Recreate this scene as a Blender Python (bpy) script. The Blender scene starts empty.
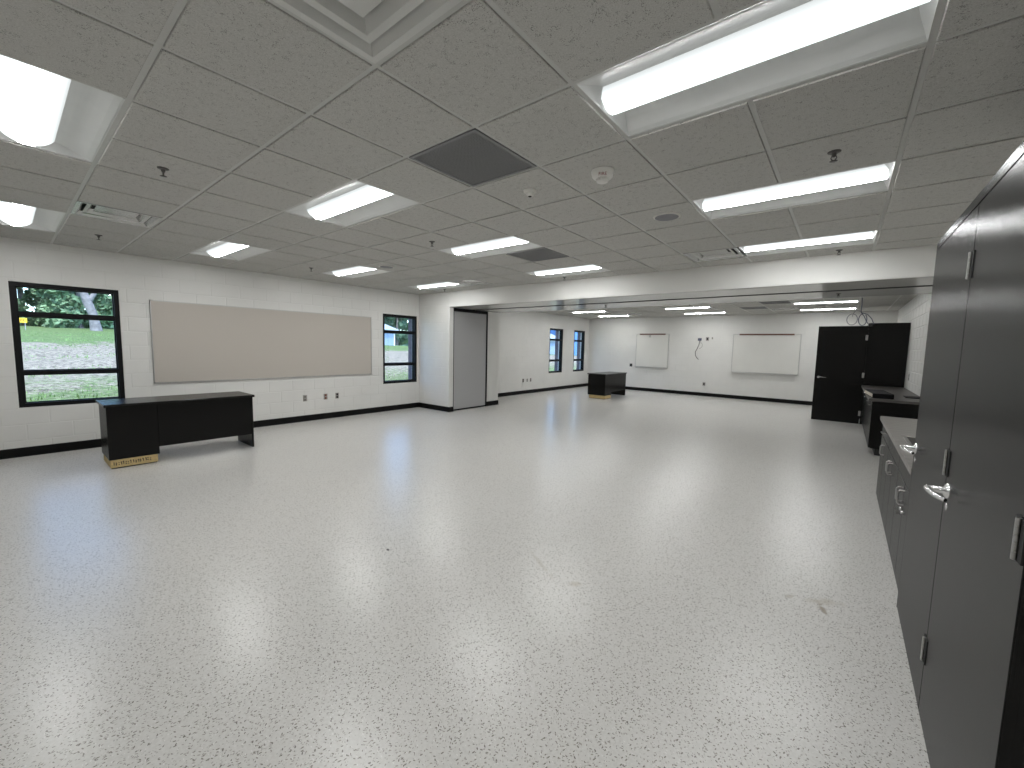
import bpy, bmesh, math, random
from mathutils import Matrix, Vector

random.seed(7)
SC = bpy.context.scene
COL = SC.collection
G = 0.6096                      # ceiling module, 2 ft

# ---------------------------------------------------------------- camera
cam_data = bpy.data.cameras.new('camera')
cam = bpy.data.objects.new('camera', cam_data)
COL.objects.link(cam)
cam_data.sensor_fit = 'HORIZONTAL'
cam_data.sensor_width = 36.0
cam_data.lens = 14.42
cam_data.clip_start = 0.02
cam_data.clip_end = 500
CAM = Vector((-0.1699, -2.2986, 1.5270))
rot = Matrix(((0.77733199, -0.07398038, 0.62472545),
              (0.62871752, 0.05716372, -0.77552987),
              (0.02166237, 0.99562001, 0.09094795)))
cam.matrix_world = Matrix.Translation(CAM) @ rot.to_4x4()
SC.camera = cam

# ---------------------------------------------------------------- sky, sun, exposure
world = bpy.data.worlds.new('sky')
SC.world = world
world.use_nodes = True
wn = world.node_tree
wn.nodes.clear()
sky = wn.nodes.new('ShaderNodeTexSky')
sky.sky_type = 'NISHITA'
sky.sun_disc = False
sky.sun_elevation = math.radians(58)
sky.sun_rotation = math.radians(90)
sky.air_density = 1.0
bg = wn.nodes.new('ShaderNodeBackground')
bg.inputs['Strength'].default_value = 0.70
wo = wn.nodes.new('ShaderNodeOutputWorld')
tint = wn.nodes.new('ShaderNodeVectorMath')
tint.operation = 'MULTIPLY'
tint.inputs[1].default_value = (0.82, 0.95, 1.15)       # the camera was balanced for the lamps, so daylight reads blue
wn.links.new(sky.outputs[0], tint.inputs[0])
wn.links.new(tint.outputs[0], bg.inputs[0])
wn.links.new(bg.outputs[0], wo.inputs[0])

sun_d = bpy.data.lights.new('sun', 'SUN')
sun_d.energy = 5.2
sun_d.angle = math.radians(0.6)
sun_d.color = (1.0, 0.97, 0.9)
sun = bpy.data.objects.new('sun', sun_d)
COL.objects.link(sun)
sun.rotation_euler = Vector((-0.45, 0.22, -1.0)).to_track_quat('-Z', 'Y').to_euler()

LENS_CORE, LENS_MID, LENS_EDGE = 57.0, 2.4, 0.8      # brightness of the troffer lenses: lamp strip and frosted sides
vs = SC.view_settings
vs.view_transform = 'Standard'
vs.look = 'None'
vs.exposure = 0.0
vs.gamma = 1.0
vs.use_curve_mapping = False
SC.cycles.max_bounces = 10
SC.cycles.diffuse_bounces = 7
SC.cycles.glossy_bounces = 5
SC.cycles.transparent_max_bounces = 12
SC.cycles.sample_clamp_indirect = 6.0
SC.cycles.denoising_prefilter = 'ACCURATE'

# ---------------------------------------------------------------- mesh builder
class MB:
    def __init__(self):
        self.v, self.f, self.sm = [], [], []
    def add(self, vs_, fs, smooth=False):
        o = len(self.v)
        self.v += [tuple(p) for p in vs_]
        self.f += [tuple(i + o for i in q) for q in fs]
        self.sm += [smooth] * len(fs)
        return self
    def quad(self, a, b, c, d):
        return self.add([a, b, c, d], [(0, 1, 2, 3)])
    def box(self, a, b, ch=0.0):
        x0, y0, z0 = [min(p, q) for p, q in zip(a, b)]
        x1, y1, z1 = [max(p, q) for p, q in zip(a, b)]
        if ch <= 0:
            vs_ = [(x, y, z) for z in (z0, z1) for y in (y0, y1) for x in (x0, x1)]
            return self.add(vs_, [(0, 2, 3, 1), (4, 5, 7, 6), (0, 1, 5, 4), (2, 6, 7, 3), (0, 4, 6, 2), (1, 3, 7, 5)])
        bm = bmesh.new()
        bmesh.ops.create_cube(bm, size=1.0)
        for v in bm.verts:
            v.co = Vector(((x0 + x1) / 2 + v.co.x * (x1 - x0), (y0 + y1) / 2 + v.co.y * (y1 - y0), (z0 + z1) / 2 + v.co.z * (z1 - z0)))
        bmesh.ops.bevel(bm, geom=bm.edges[:], offset=ch, segments=1, affect='EDGES')
        bm.verts.index_update()
        self.add([v.co[:] for v in bm.verts], [[v.index for v in f.verts] for f in bm.faces])
        bm.free()
        return self
    def tube(self, pts, r, n=8, caps=True):
        pts = [Vector(p) for p in pts]
        rs = r if isinstance(r, (list, tuple)) else [r] * len(pts)
        rings = []
        up = None
        for i, p in enumerate(pts):
            t = (pts[min(i + 1, len(pts) - 1)] - pts[max(i - 1, 0)]).normalized()
            if up is None:
                up = Vector((0, 0, 1)) if abs(t.z) < 0.9 else Vector((1, 0, 0))
            a = t.cross(up).normalized()
            b = a.cross(t).normalized()
            up = b
            rings.append([p + (a * math.cos(2 * math.pi * k / n) + b * math.sin(2 * math.pi * k / n)) * rs[i] for k in range(n)])
        vs_ = [q for ring in rings for q in ring]
        fs = []
        for i in range(len(pts) - 1):
            for k in range(n):
                k2 = (k + 1) % n
                fs.append((i * n + k, i * n + k2, (i + 1) * n + k2, (i + 1) * n + k))
        self.add(vs_, fs, True)
        if caps:
            o = len(pts) - 1
            self.add(rings[0], [tuple(reversed(range(n)))])
            self.add(rings[o], [tuple(range(n))])
        return self
    def lathe(self, prof, c, axis='z', n=24):
        """prof: (radius, height) pairs around an axis through c"""
        vs_, fs = [], []
        for r, h in prof:
            for k in range(n):
                a = 2 * math.pi * k / n
                p = (r * math.cos(a), r * math.sin(a), h)
                if axis == 'x':
                    p = (h, r * math.cos(a), r * math.sin(a))
                elif axis == 'y':
                    p = (r * math.cos(a), h, r * math.sin(a))
                vs_.append((c[0] + p[0], c[1] + p[1], c[2] + p[2]))
        for i in range(len(prof) - 1):
            for k in range(n):
                k2 = (k + 1) % n
                fs.append((i * n + k, i * n + k2, (i + 1) * n + k2, (i + 1) * n + k))
        self.add(vs_, fs, True)
        self.add([vs_[k] for k in range(n)], [tuple(range(n))])
        m = (len(prof) - 1) * n
        self.add([vs_[m + k] for k in range(n)], [tuple(range(n))])
        return self
    def prism(self, poly, axis, a, b):
        """polygon in the plane across an axis, drawn out from a to b"""
        def P(p, t):
            return {'x': (t, p[0], p[1]), 'y': (p[0], t, p[1]), 'z': (p[0], p[1], t)}[axis]
        n = len(poly)
        self.add([P(p, a) for p in poly] + [P(p, b) for p in poly],
                 [tuple(range(n)), tuple(reversed(range(n, 2 * n)))] + [(k, n + k, n + (k + 1) % n, (k + 1) % n) for k in range(n)])
        return self
    def mesh(self, name, mats, shift=(0, 0, 0)):
        me = bpy.data.meshes.new(name)
        me.from_pydata([(p[0] - shift[0], p[1] - shift[1], p[2] - shift[2]) for p in self.v], [], self.f)
        bm = bmesh.new()
        bm.from_mesh(me)
        bmesh.ops.recalc_face_normals(bm, faces=bm.faces[:])
        bm.to_mesh(me)
        bm.free()
        for p, s in zip(me.polygons, self.sm):
            p.use_smooth = s
        for m in (mats if isinstance(mats, (list, tuple)) else [mats]):
            me.materials.append(m)
        return me

ORG = {}
def link(name, me, parent=None):
    o = bpy.data.objects.new(name, me)
    COL.objects.link(o)
    if parent is not None:
        o.parent = parent
    return o
def obj(name, mb, mat, parent=None, label=None, org=None):
    """one mesh object, drawn in world coordinates; a part takes the origin of its thing"""
    org = ORG.get(parent.name, (0, 0, 0)) if parent is not None else (org or (0, 0, 0))
    o = link(name, mb.mesh(name, mat, org), parent)
    if parent is None:
        o.location = org
    ORG[o.name] = org
    if label:
        o['label'] = label
    return o
def tag(o, label, cat, group=None):
    o['label'] = label
    o['category'] = cat
    if group:
        o['group'] = group
    return o
def thing(name, label, cat, loc, group=None):
    o = link(name, None)
    o.empty_display_size = 0.1
    o.location = loc
    ORG[o.name] = tuple(loc)
    return tag(o, label, cat, group)
def struct(name, mb, mat):
    o = obj(name, mb, mat)
    o['kind'] = 'structure'
    return o
def copy_tree(o, parent=None):
    c = o.copy()
    COL.objects.link(c)
    if parent is not None:
        c.parent = parent
    for ch in o.children:
        copy_tree(ch, c)
    return c

# ---------------------------------------------------------------- materials
def new_mat(name):
    m = bpy.data.materials.new(name)
    m.use_nodes = True
    nt = m.node_tree
    return m, nt, nt.nodes['Principled BSDF']
def N(nt, kind, **kw):
    n = nt.nodes.new('ShaderNode' + kind)
    for k, v in kw.items():
        if k in n.inputs:
            n.inputs[k].default_value = v
        else:
            setattr(n, k, v)
    return n
def ramp(nt, src, stops):
    r = nt.nodes.new('ShaderNodeValToRGB')
    el = r.color_ramp.elements
    while len(el) < len(stops):
        el.new(0.5)
    for e, (p, c) in zip(el, stops):
        e.position = p
        e.color = (c, c, c, 1) if not isinstance(c, (tuple, list)) else tuple(c) + (1,)
    nt.links.new(src, r.inputs[0])
    return r
def coords(nt, scale=(1, 1, 1), rotz=0.0, world_space=False, rnd=False):
    if world_space:
        g = nt.nodes.new('ShaderNodeNewGeometry')
        src = g.outputs['Position']
    else:
        g = nt.nodes.new('ShaderNodeTexCoord')
        src = g.outputs['Object']
    if rnd:
        oi = nt.nodes.new('ShaderNodeObjectInfo')
        mu = N(nt, 'VectorMath', operation='SCALE')
        mu.inputs[0].default_value = (37.0, 19.0, 7.0)
        nt.links.new(oi.outputs['Random'], mu.inputs['Scale'])
        ad = N(nt, 'VectorMath', operation='ADD')
        nt.links.new(src, ad.inputs[0])
        nt.links.new(mu.outputs[0], ad.inputs[1])
        src = ad.outputs[0]
    mp = nt.nodes.new('ShaderNodeMapping')
    mp.inputs['Scale'].default_value = scale
    mp.inputs['Rotation'].default_value = (0, 0, rotz)
    nt.links.new(src, mp.inputs[0])
    return mp.outputs[0]
def mix(nt, fac, a, b):
    m = nt.nodes.new('ShaderNodeMix')
    m.data_type = 'RGBA'
    for s, v in ((0, fac), (6, a), (7, b)):
        if isinstance(v, (int, float)):
            m.inputs[s].default_value = v if s == 0 else (v, v, v, 1)
        elif isinstance(v, tuple):
            m.inputs[s].default_value = v + (1,)
        else:
            nt.links.new(v, m.inputs[s])
    return m.outputs[2]
def bump(nt, b, h, strength, dist):
    n = N(nt, 'Bump', Strength=strength, Distance=dist)
    nt.links.new(h, n.inputs['Height'])
    nt.links.new(n.outputs[0], b.inputs['Normal'])
def plain(name, col, rough=0.5, metal=0.0, var=0.06, scale=8.0, bmp=0.0, bscale=200.0, spec=0.5):
    m, nt, b = new_mat(name)
    nz = N(nt, 'TexNoise', Scale=scale, Detail=4.0)
    nt.links.new(coords(nt), nz.inputs['Vector'])
    lo = tuple(c * (1 - var) for c in col)
    hi = tuple(min(1, c * (1 + var)) for c in col)
    r = ramp(nt, nz.outputs[0], [(0.3, lo), (0.7, hi)])
    nt.links.new(r.outputs[0], b.inputs['Base Color'])
    b.inputs['Roughness'].default_value = rough
    b.inputs['Metallic'].default_value = metal
    b.inputs['Specular IOR Level'].default_value = spec
    if bmp > 0:
        n2 = N(nt, 'TexNoise', Scale=bscale, Detail=2.0)
        nt.links.new(coords(nt), n2.inputs['Vector'])
        bump(nt, b, n2.outputs[0], bmp, 0.002)
    return m

def grained(name, col, grain_axis, rough, strength=0.18, var=0.5, spec=0.5, fine=420.0, aniso=0.0):
    """laminate with a straight fine wood grain along one axis"""
    m, nt, b = new_mat(name)
    sc = {'x': (2.5, fine, fine), 'y': (fine, 2.5, fine), 'z': (fine, fine, 2.5)}[grain_axis]
    nz = N(nt, 'TexNoise', Scale=1.0, Detail=3.0)
    nt.links.new(coords(nt, sc), nz.inputs['Vector'])
    sc2 = tuple(s * 0.12 for s in sc)
    n2 = N(nt, 'TexNoise', Scale=1.0, Detail=5.0)
    nt.links.new(coords(nt, sc2), n2.inputs['Vector'])
    r = ramp(nt, n2.outputs[0], [(0.3, tuple(c * (1 - var) for c in col)), (0.7, tuple(c * (1 + var) for c in col))])
    nt.links.new(r.outputs[0], b.inputs['Base Color'])
    b.inputs['Roughness'].default_value = rough
    b.inputs['Specular IOR Level'].default_value = spec
    if aniso:
        # the upright grain spreads highlights sideways
        b.inputs['Anisotropic'].default_value = aniso
        tv = N(nt, 'CombineXYZ')
        tv.inputs[0].default_value = 0.7071
        tv.inputs[1].default_value = 0.7071
        nt.links.new(tv.outputs[0], b.inputs['Tangent'])
    bump(nt, b, nz.outputs[0], strength, 0.0008)
    return m

M = {}
# painted concrete block: eggshell white with the pores of the block showing through
m, nt, b = new_mat('block_paint')
n1 = N(nt, 'TexNoise', Scale=1.3, Detail=3.0)
nt.links.new(coords(nt, world_space=True), n1.inputs['Vector'])
r = ramp(nt, n1.outputs[0], [(0.3, (0.70, 0.695, 0.67)), (0.7, (0.75, 0.745, 0.72))])
nt.links.new(r.outputs[0], b.inputs['Base Color'])
b.inputs['Roughness'].default_value = 0.42
b.inputs['Specular IOR Level'].default_value = 0.35
n2 = N(nt, 'TexNoise', Scale=110.0, Detail=3.0)
nt.links.new(coords(nt, world_space=True), n2.inputs['Vector'])
bump(nt, b, n2.outputs[0], 0.22, 0.002)
M['block'] = m
M['mortar'] = plain('joint_paint', (0.71, 0.705, 0.68), 0.5, var=0.04, scale=3, bmp=0.2, bscale=150)
M['drywall'] = plain('drywall_paint', (0.74, 0.735, 0.71), 0.5, var=0.02, scale=2, bmp=0.05, bscale=300, spec=0.4)
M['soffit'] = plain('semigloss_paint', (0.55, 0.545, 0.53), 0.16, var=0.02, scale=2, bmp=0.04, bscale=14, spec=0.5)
M['rubber'] = plain('black_rubber', (0.003, 0.003, 0.003), 0.5, var=0.2, spec=0.2)
M['frame'] = plain('black_aluminium', (0.004, 0.004, 0.005), 0.45, var=0.2, spec=0.22)
M['brick_reveal'] = plain('mauve_brick', (0.17, 0.145, 0.165), 0.85, var=0.25, scale=14, bmp=0.5, bscale=60)
M['tee'] = plain('white_steel_tee', (0.53, 0.53, 0.51), 0.4, var=0.02)
M['white_metal'] = plain('white_enamel', (0.66, 0.67, 0.66), 0.35, var=0.02)
M['sprinkler_metal'] = plain('dull_bronze', (0.10, 0.095, 0.09), 0.4, metal=0.6, var=0.1)
M['white_plastic'] = plain('white_plastic', (0.74, 0.73, 0.69), 0.4, var=0.03)
M['grey_plastic'] = plain('grey_plastic', (0.20, 0.19, 0.18), 0.4, var=0.1)
M['steel_plate'] = plain('brushed_steel_plate', (0.42, 0.40, 0.38), 0.35, metal=0.9, var=0.05)
M['red_plastic'] = plain('brown_red_plastic', (0.22, 0.07, 0.035), 0.4, var=0.1)
M['dark_plastic'] = plain('dark_plastic', (0.02, 0.02, 0.02), 0.4, var=0.1)
M['speaker_grille'] = plain('speaker_mesh', (0.22, 0.22, 0.24), 0.6, var=0.15, scale=300)
M['grille'] = plain('grey_grille', (0.24, 0.24, 0.245), 0.55, metal=0.0, var=0.05, scale=80)
M['diffuser'] = plain('diffuser_enamel', (0.62, 0.62, 0.60), 0.38, var=0.02)
M['slot_metal'] = plain('bare_aluminium', (0.50, 0.50, 0.49), 0.25, metal=0.9, var=0.05)
M['duct'] = plain('duct_dark', (0.03, 0.03, 0.03), 0.7)
M['chrome'] = plain('satin_chrome', (0.72, 0.72, 0.72), 0.24, metal=1.0, var=0.02)
M['hinge'] = plain('dull_chrome', (0.42, 0.41, 0.40), 0.3, metal=1.0, var=0.1)
M['hinge_shade'] = plain('hinge_leaf_shade', (0.004, 0.004, 0.004), 0.6)  # black that paints in the shadow on the hinge leaves
M['alu'] = plain('anodised_aluminium', (0.55, 0.55, 0.54), 0.32, metal=0.9, var=0.04)
M['whiteboard'] = plain('whiteboard_enamel', (0.74, 0.735, 0.70), 0.18, var=0.015, scale=3)
M['cork_rail'] = plain('brown_cork', (0.17, 0.085, 0.06), 0.8, var=0.3, scale=90)
M['tackboard'] = plain('beige_tackboard_fabric', (0.50, 0.462, 0.415), 0.85, var=0.05, scale=420, bmp=0.4, bscale=700)
M['partition'] = plain('grey_partition_vinyl', (0.43, 0.43, 0.435), 0.6, var=0.03, scale=200)
M['laminate_v'] = grained('black_laminate_upright_grain', (0.0035, 0.0033, 0.0030), 'z', 0.27, 0.5, 0.5, 0.25, aniso=0.85)
M['laminate_h'] = grained('black_laminate_flat_grain', (0.006, 0.0058, 0.0056), 'y', 0.26, 0.12, 0.5, 0.45)
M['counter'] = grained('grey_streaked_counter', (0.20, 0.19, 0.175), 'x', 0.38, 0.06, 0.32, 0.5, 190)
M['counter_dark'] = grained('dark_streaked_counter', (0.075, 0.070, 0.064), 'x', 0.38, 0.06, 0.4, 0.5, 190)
M['toe'] = plain('toe_kick_black', (0.006, 0.006, 0.006), 0.6)
M['raw_wood'] = plain('raw_pine_blocking', (0.60, 0.46, 0.22), 0.7, var=0.12, scale=30)
M['ink'] = plain('black_marker_ink', (0.03, 0.022, 0.015), 0.7)
M['steel'] = plain('stainless_sink', (0.45, 0.44, 0.42), 0.28, metal=1.0, var=0.06)
M['paper'] = plain('cream_paper', (0.72, 0.68, 0.58), 0.8, var=0.1, scale=60)
M['book_cover'] = plain('black_book_cover', (0.005, 0.005, 0.006), 0.6, var=0.2, spec=0.15)
M['cable_blue'] = plain('blue_grey_cable', (0.075, 0.085, 0.13), 0.45, var=0.1)
M['cable_grey'] = plain('grey_cable', (0.22, 0.22, 0.24), 0.45, var=0.1)
M['red_ink'] = plain('red_print', (0.20, 0.012, 0.015), 0.5)
M['bark'] = plain('pale_bark', (0.22, 0.205, 0.20), 0.9, var=0.3, scale=6, bmp=0.8, bscale=14)
M['yellow'] = plain('yellow_sign', (0.78, 0.52, 0.03), 0.5, var=0.04)
M['house_wall'] = plain('pale_blue_siding', (0.24, 0.32, 0.44), 0.7, var=0.05)
M['house_roof'] = plain('pale_grey_roof', (0.30, 0.36, 0.40), 0.8, var=0.08)
M['house_blue'] = plain('bright_blue_siding', (0.09, 0.22, 0.46), 0.7, var=0.06)
M['house_glass'] = plain('dark_house_glass', (0.03, 0.04, 0.05), 0.1)
M['wood_post'] = plain('grey_stake', (0.30, 0.30, 0.32), 0.7)

# lay-in tile: off white mineral board with pinholes and short fissures
m, nt, b = new_mat('mineral_tile')
co = coords(nt, rnd=True)
v1 = N(nt, 'TexVoronoi', Scale=160.0)
nt.links.new(co, v1.inputs['Vector'])
n1 = N(nt, 'TexNoise', Scale=34.0, Detail=3.0)
nt.links.new(co, n1.inputs['Vector'])
hole = N(nt, 'Math', operation='LESS_THAN')
thr = ramp(nt, n1.outputs[0], [(0.42, 0.10), (0.68, 0.42)])
nt.links.new(v1.outputs['Distance'], hole.inputs[0])
nt.links.new(thr.outputs[0], hole.inputs[1])
n3 = N(nt, 'TexNoise', Scale=160.0, Detail=2.0)
nt.links.new(co, n3.inputs['Vector'])
r3 = ramp(nt, n3.outputs[0], [(0.35, (0.47, 0.463, 0.44)), (0.65, (0.56, 0.553, 0.53))])
base = mix(nt, hole.outputs[0], r3.outputs[0], (0.27, 0.265, 0.25))
nt.links.new(base, b.inputs['Base Color'])
b.inputs['Roughness'].default_value = 0.9
b.inputs['Specular IOR Level'].default_value = 0.2
M['tile'] = m

# speckled sheet floor
m, nt, b = new_mat('flecked_vinyl')
g = nt.nodes.new('ShaderNodeNewGeometry')
base = None
nb = N(nt, 'TexNoise', Scale=0.7, Detail=4.0)
nt.links.new(g.outputs['Position'], nb.inputs['Vector'])
br = ramp(nt, nb.outputs[0], [(0.3, (0.60, 0.59, 0.565)), (0.7, (0.63, 0.62, 0.595))])
nm = N(nt, 'TexNoise', Scale=75.0, Detail=2.0)
nt.links.new(g.outputs['Position'], nm.inputs['Vector'])
mr = ramp(nt, nm.outputs[0], [(0.40, 0.0), (0.62, 0.22)])
cur = mix(nt, mr.outputs[0], br.outputs[0], (0.42, 0.40, 0.37))
for k, (ang, sc, pres, rad, colr) in enumerate((
        (0.25, 74.0, 0.36, 0.16, (0.18, 0.165, 0.145)), (1.20, 78.0, 0.36, 0.16, (0.20, 0.185, 0.165)), (2.15, 70.0, 0.30, 0.14, (0.13, 0.12, 0.105)),
        (0.70, 96.0, 0.45, 0.18, (0.32, 0.30, 0.27)), (2.60, 100.0, 0.45, 0.18, (0.31, 0.29, 0.26)), (1.70, 90.0, 0.30, 0.16, (0.70, 0.69, 0.67)))):
    mp = nt.nodes.new('ShaderNodeMapping')
    mp.inputs['Rotation'].default_value = (0, 0, ang)
    mp.inputs['Scale'].default_value = (1.0, 0.42, 1.0)
    mp.inputs['Location'].default_value = (k * 3.7, k * 1.9, 0)
    nt.links.new(g.outputs['Position'], mp.inputs[0])
    # rotate first, then stretch
    mp2 = nt.nodes.new('ShaderNodeMapping')
    mp2.inputs['Rotation'].default_value = (0, 0, ang)
    nt.links.new(g.outputs['Position'], mp2.inputs[0])
    nt.links.new(mp2.outputs[0], mp.inputs[0])
    mp.inputs['Rotation'].default_value = (0, 0, 0)
    v = N(nt, 'TexVoronoi', Scale=sc, voronoi_dimensions='2D')
    nt.links.new(mp.outputs[0], v.inputs['Vector'])
    sep = nt.nodes.new('ShaderNodeSeparateColor')
    nt.links.new(v.outputs['Color'], sep.inputs[0])
    pr_ = N(nt, 'Math', operation='LESS_THAN')
    pr_.inputs[1].default_value = pres
    nt.links.new(sep.outputs[0], pr_.inputs[0])
    ra = N(nt, 'Math', operation='MULTIPLY')
    ra.inputs[1].default_value = rad
    nt.links.new(sep.outputs[1], ra.inputs[0])
    ra2 = N(nt, 'Math', operation='ADD')
    ra2.inputs[1].default_value = 0.04
    nt.links.new(ra.outputs[0], ra2.inputs[0])
    ds = N(nt, 'Math', operation='LESS_THAN')
    nt.links.new(v.outputs['Distance'], ds.inputs[0])
    nt.links.new(ra2.outputs[0], ds.inputs[1])
    mu = N(nt, 'Math', operation='MULTIPLY')
    nt.links.new(ds.outputs[0], mu.inputs[0])
    nt.links.new(pr_.outputs[0], mu.inputs[1])
    cur = mix(nt, mu.outputs[0], cur, colr)
# two scuffs: a brown smear and a pale streak
def smear(cur, centre, size, ang, colr, strength, nsc):
    mp = nt.nodes.new('ShaderNodeMapping')
    mp.vector_type = 'TEXTURE'
    mp.inputs['Location'].default_value = (centre[0], centre[1], 0)
    mp.inputs['Rotation'].default_value = (0, 0, ang)
    mp.inputs['Scale'].default_value = (size[0], size[1], 1)
    nt.links.new(g.outputs['Position'], mp.inputs[0])
    ln = N(nt, 'VectorMath', operation='LENGTH')
    nt.links.new(mp.outputs[0], ln.inputs[0])
    nz = N(nt, 'TexNoise', Scale=nsc, Detail=4.0)
    nt.links.new(g.outputs['Position'], nz.inputs['Vector'])
    ad = N(nt, 'Math', operation='ADD')
    nt.links.new(ln.outputs['Value'], ad.inputs[0])
    nt.links.new(nz.outputs[0], ad.inputs[1])
    rr = ramp(nt, ad.outputs[0], [(0.55, strength), (1.35, 0.0)])
    rr.color_ramp.interpolation = 'EASE'
    return mix(nt, rr.outputs[0], cur, colr)
cur = smear(cur, (-0.165, 0.715), (0.16, 0.05), 2.0, (0.20, 0.15, 0.09), 0.75, 24)
cur = smear(cur, (-0.16, 0.80), (0.30, 0.10), 0.6, (0.33, 0.28, 0.20), 0.45, 14)
cur = smear(cur, (-0.33, 0.72), (0.10, 0.04), 1.0, (0.30, 0.25, 0.18), 0.45, 24)
cur = smear(cur, (-1.75, 0.02), (0.55, 0.05), 2.6, (0.40, 0.37, 0.31), 0.45, 18)
cur = smear(cur, (-1.42, -0.05), (0.12, 0.07), 0.3, (0.40, 0.35, 0.28), 0.5, 20)
nt.links.new(cur, b.inputs['Base Color'])
b.inputs['Roughness'].default_value = 0.28
b.inputs['Specular IOR Level'].default_value = 0.5
nw = N(nt, 'TexNoise', Scale=9.0, Detail=2.0)
nt.links.new(g.outputs['Position'], nw.inputs['Vector'])
bump(nt, b, nw.outputs[0], 0.10, 0.006)
M['floor'] = m

# troffer lens: a strip of lamps behind frosted acrylic, the sides of the lens dimmer
LAMP = (0.985, 0.99, 0.985, 1)
m, nt, b = new_mat('lit_lens')
tc = nt.nodes.new('ShaderNodeTexCoord')
sep = nt.nodes.new('ShaderNodeSeparateXYZ')
nt.links.new(tc.outputs['Generated'], sep.inputs[0])
r = ramp(nt, sep.outputs[1], [(0.0, LENS_EDGE), (0.42, LENS_MID), (0.58, LENS_MID), (1.0, LENS_EDGE)])
em = N(nt, 'Emission')
em.inputs['Color'].default_value = (0.95, 1.0, 1.0, 1)
nt.links.new(r.outputs[0], em.inputs['Strength'])
nt.nodes.remove(b)
nt.links.new(em.outputs[0], nt.nodes['Material Output'].inputs[0])
M['lens'] = m
m, nt, b = new_mat('lamp_strip')
em = N(nt, 'Emission')
em.inputs['Color'].default_value = LAMP
em.inputs['Strength'].default_value = LENS_CORE
nt.nodes.remove(b)
nt.links.new(em.outputs[0], nt.nodes['Material Output'].inputs[0])
M['lamp'] = m

# window glass: clear pane with a Fresnel sheen
m, nt, b = new_mat('clear_glass')
nt.nodes.remove(b)
tr = N(nt, 'BsdfTransparent')
tr.inputs[0].default_value = (0.93, 0.97, 0.96, 1)
gl = N(nt, 'BsdfGlossy', Roughness=0.02)
gg = nt.nodes.new('ShaderNodeNewGeometry')
dt = N(nt, 'VectorMath', operation='DOT_PRODUCT')
nt.links.new(gg.outputs['Normal'], dt.inputs[0])
nt.links.new(gg.outputs['Incoming'], dt.inputs[1])
ab = N(nt, 'Math', operation='ABSOLUTE')
nt.links.new(dt.outputs['Value'], ab.inputs[0])
inv = N(nt, 'Math', operation='SUBTRACT')
inv.inputs[0].default_value = 1.0
nt.links.new(ab.outputs[0], inv.inputs[1])
pw = N(nt, 'Math', operation='POWER')
pw.inputs[1].default_value = 5.0
nt.links.new(inv.outputs[0], pw.inputs[0])
fr = N(nt, 'Math', operation='MULTIPLY_ADD')
fr.inputs[1].default_value = 0.93
fr.inputs[2].default_value = 0.05
nt.links.new(pw.outputs[0], fr.inputs[0])
ms = N(nt, 'MixShader')
nt.links.new(fr.outputs[0], ms.inputs[0])
nt.links.new(tr.outputs[0], ms.inputs[1])
nt.links.new(gl.outputs[0], ms.inputs[2])
nt.links.new(ms.outputs[0], nt.nodes['Material Output'].inputs[0])
M['glass'] = m

# lawn: green turf, a broad band of straw mulch, patchy seedlings near the house
m, nt, b = new_mat('lawn')
g2 = nt.nodes.new('ShaderNodeNewGeometry')
sep = nt.nodes.new('ShaderNodeSeparateXYZ')
nt.links.new(g2.outputs['Position'], sep.inputs[0])
nz = N(nt, 'TexNoise', Scale=0.9, Detail=6.0, Roughness=0.7)
nt.links.new(g2.outputs['Position'], nz.inputs['Vector'])
jit = N(nt, 'Math', operation='MULTIPLY_ADD')
jit.inputs[1].default_value = 9.0
nt.links.new(nz.outputs[0], jit.inputs[0])
nt.links.new(sep.outputs[0], jit.inputs[2])
mr2 = N(nt, 'MapRange')
mr2.inputs['From Min'].default_value = -36.0
mr2.inputs['From Max'].default_value = -4.0
nt.links.new(jit.outputs[0], mr2.inputs['Value'])
green = (0.125, 0.180, 0.070)
straw = (0.30, 0.265, 0.205)
zone = ramp(nt, mr2.outputs[0], [(0.0, 0.0), (0.42, 0.05), (0.54, 0.82), (0.80, 0.82), (0.93, 0.5)])
nf = N(nt, 'TexNoise', Scale=6.5, Detail=5.0, Roughness=0.75)
nt.links.new(g2.outputs['Position'], nf.inputs['Vector'])
th = N(nt, 'Math', operation='SUBTRACT')
nt.links.new(zone.outputs[0], th.inputs[0])
nt.links.new(nf.outputs[0], th.inputs[1])
sel = ramp(nt, th.outputs[0], [(-0.0, 0.0), (0.25, 1.0)])
fine = N(nt, 'TexNoise', Scale=9.0, Detail=5.0, Roughness=0.8)
nt.links.new(g2.outputs['Position'], fine.inputs['Vector'])
gv = ramp(nt, fine.outputs[0], [(0.32, tuple(c * 0.45 for c in green)), (0.68, tuple(c * 1.45 for c in green))])
sv = ramp(nt, fine.outputs[0], [(0.40, tuple(c * 0.30 for c in straw)), (0.56, tuple(c * 1.15 for c in straw))])
nt.links.new(mix(nt, sel.outputs[0], gv.outputs[0], sv.outputs[0]), b.inputs['Base Color'])
b.inputs['Roughness'].default_value = 0.95
b.inputs['Specular IOR Level'].default_value = 0.1
M['lawn'] = m

def leaf_mat(name, col):
    m, nt, b = new_mat(name)
    nz = N(nt, 'TexNoise', Scale=0.7, Detail=5.0)
    nt.links.new(coords(nt), nz.inputs['Vector'])
    r = ramp(nt, nz.outputs[0], [(0.3, tuple(c * 0.55 for c in col)), (0.7, tuple(c * 1.6 for c in col))])
    nt.links.new(r.outputs[0], b.inputs['Base Color'])
    b.inputs['Roughness'].default_value = 0.6
    return m
M['leaf_a'] = leaf_mat('dark_leaves', (0.09, 0.17, 0.105))
M['leaf_b'] = leaf_mat('mid_leaves', (0.15, 0.25, 0.13))
M['tuft'] = leaf_mat('grass_blades', (0.18, 0.31, 0.09))

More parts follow.
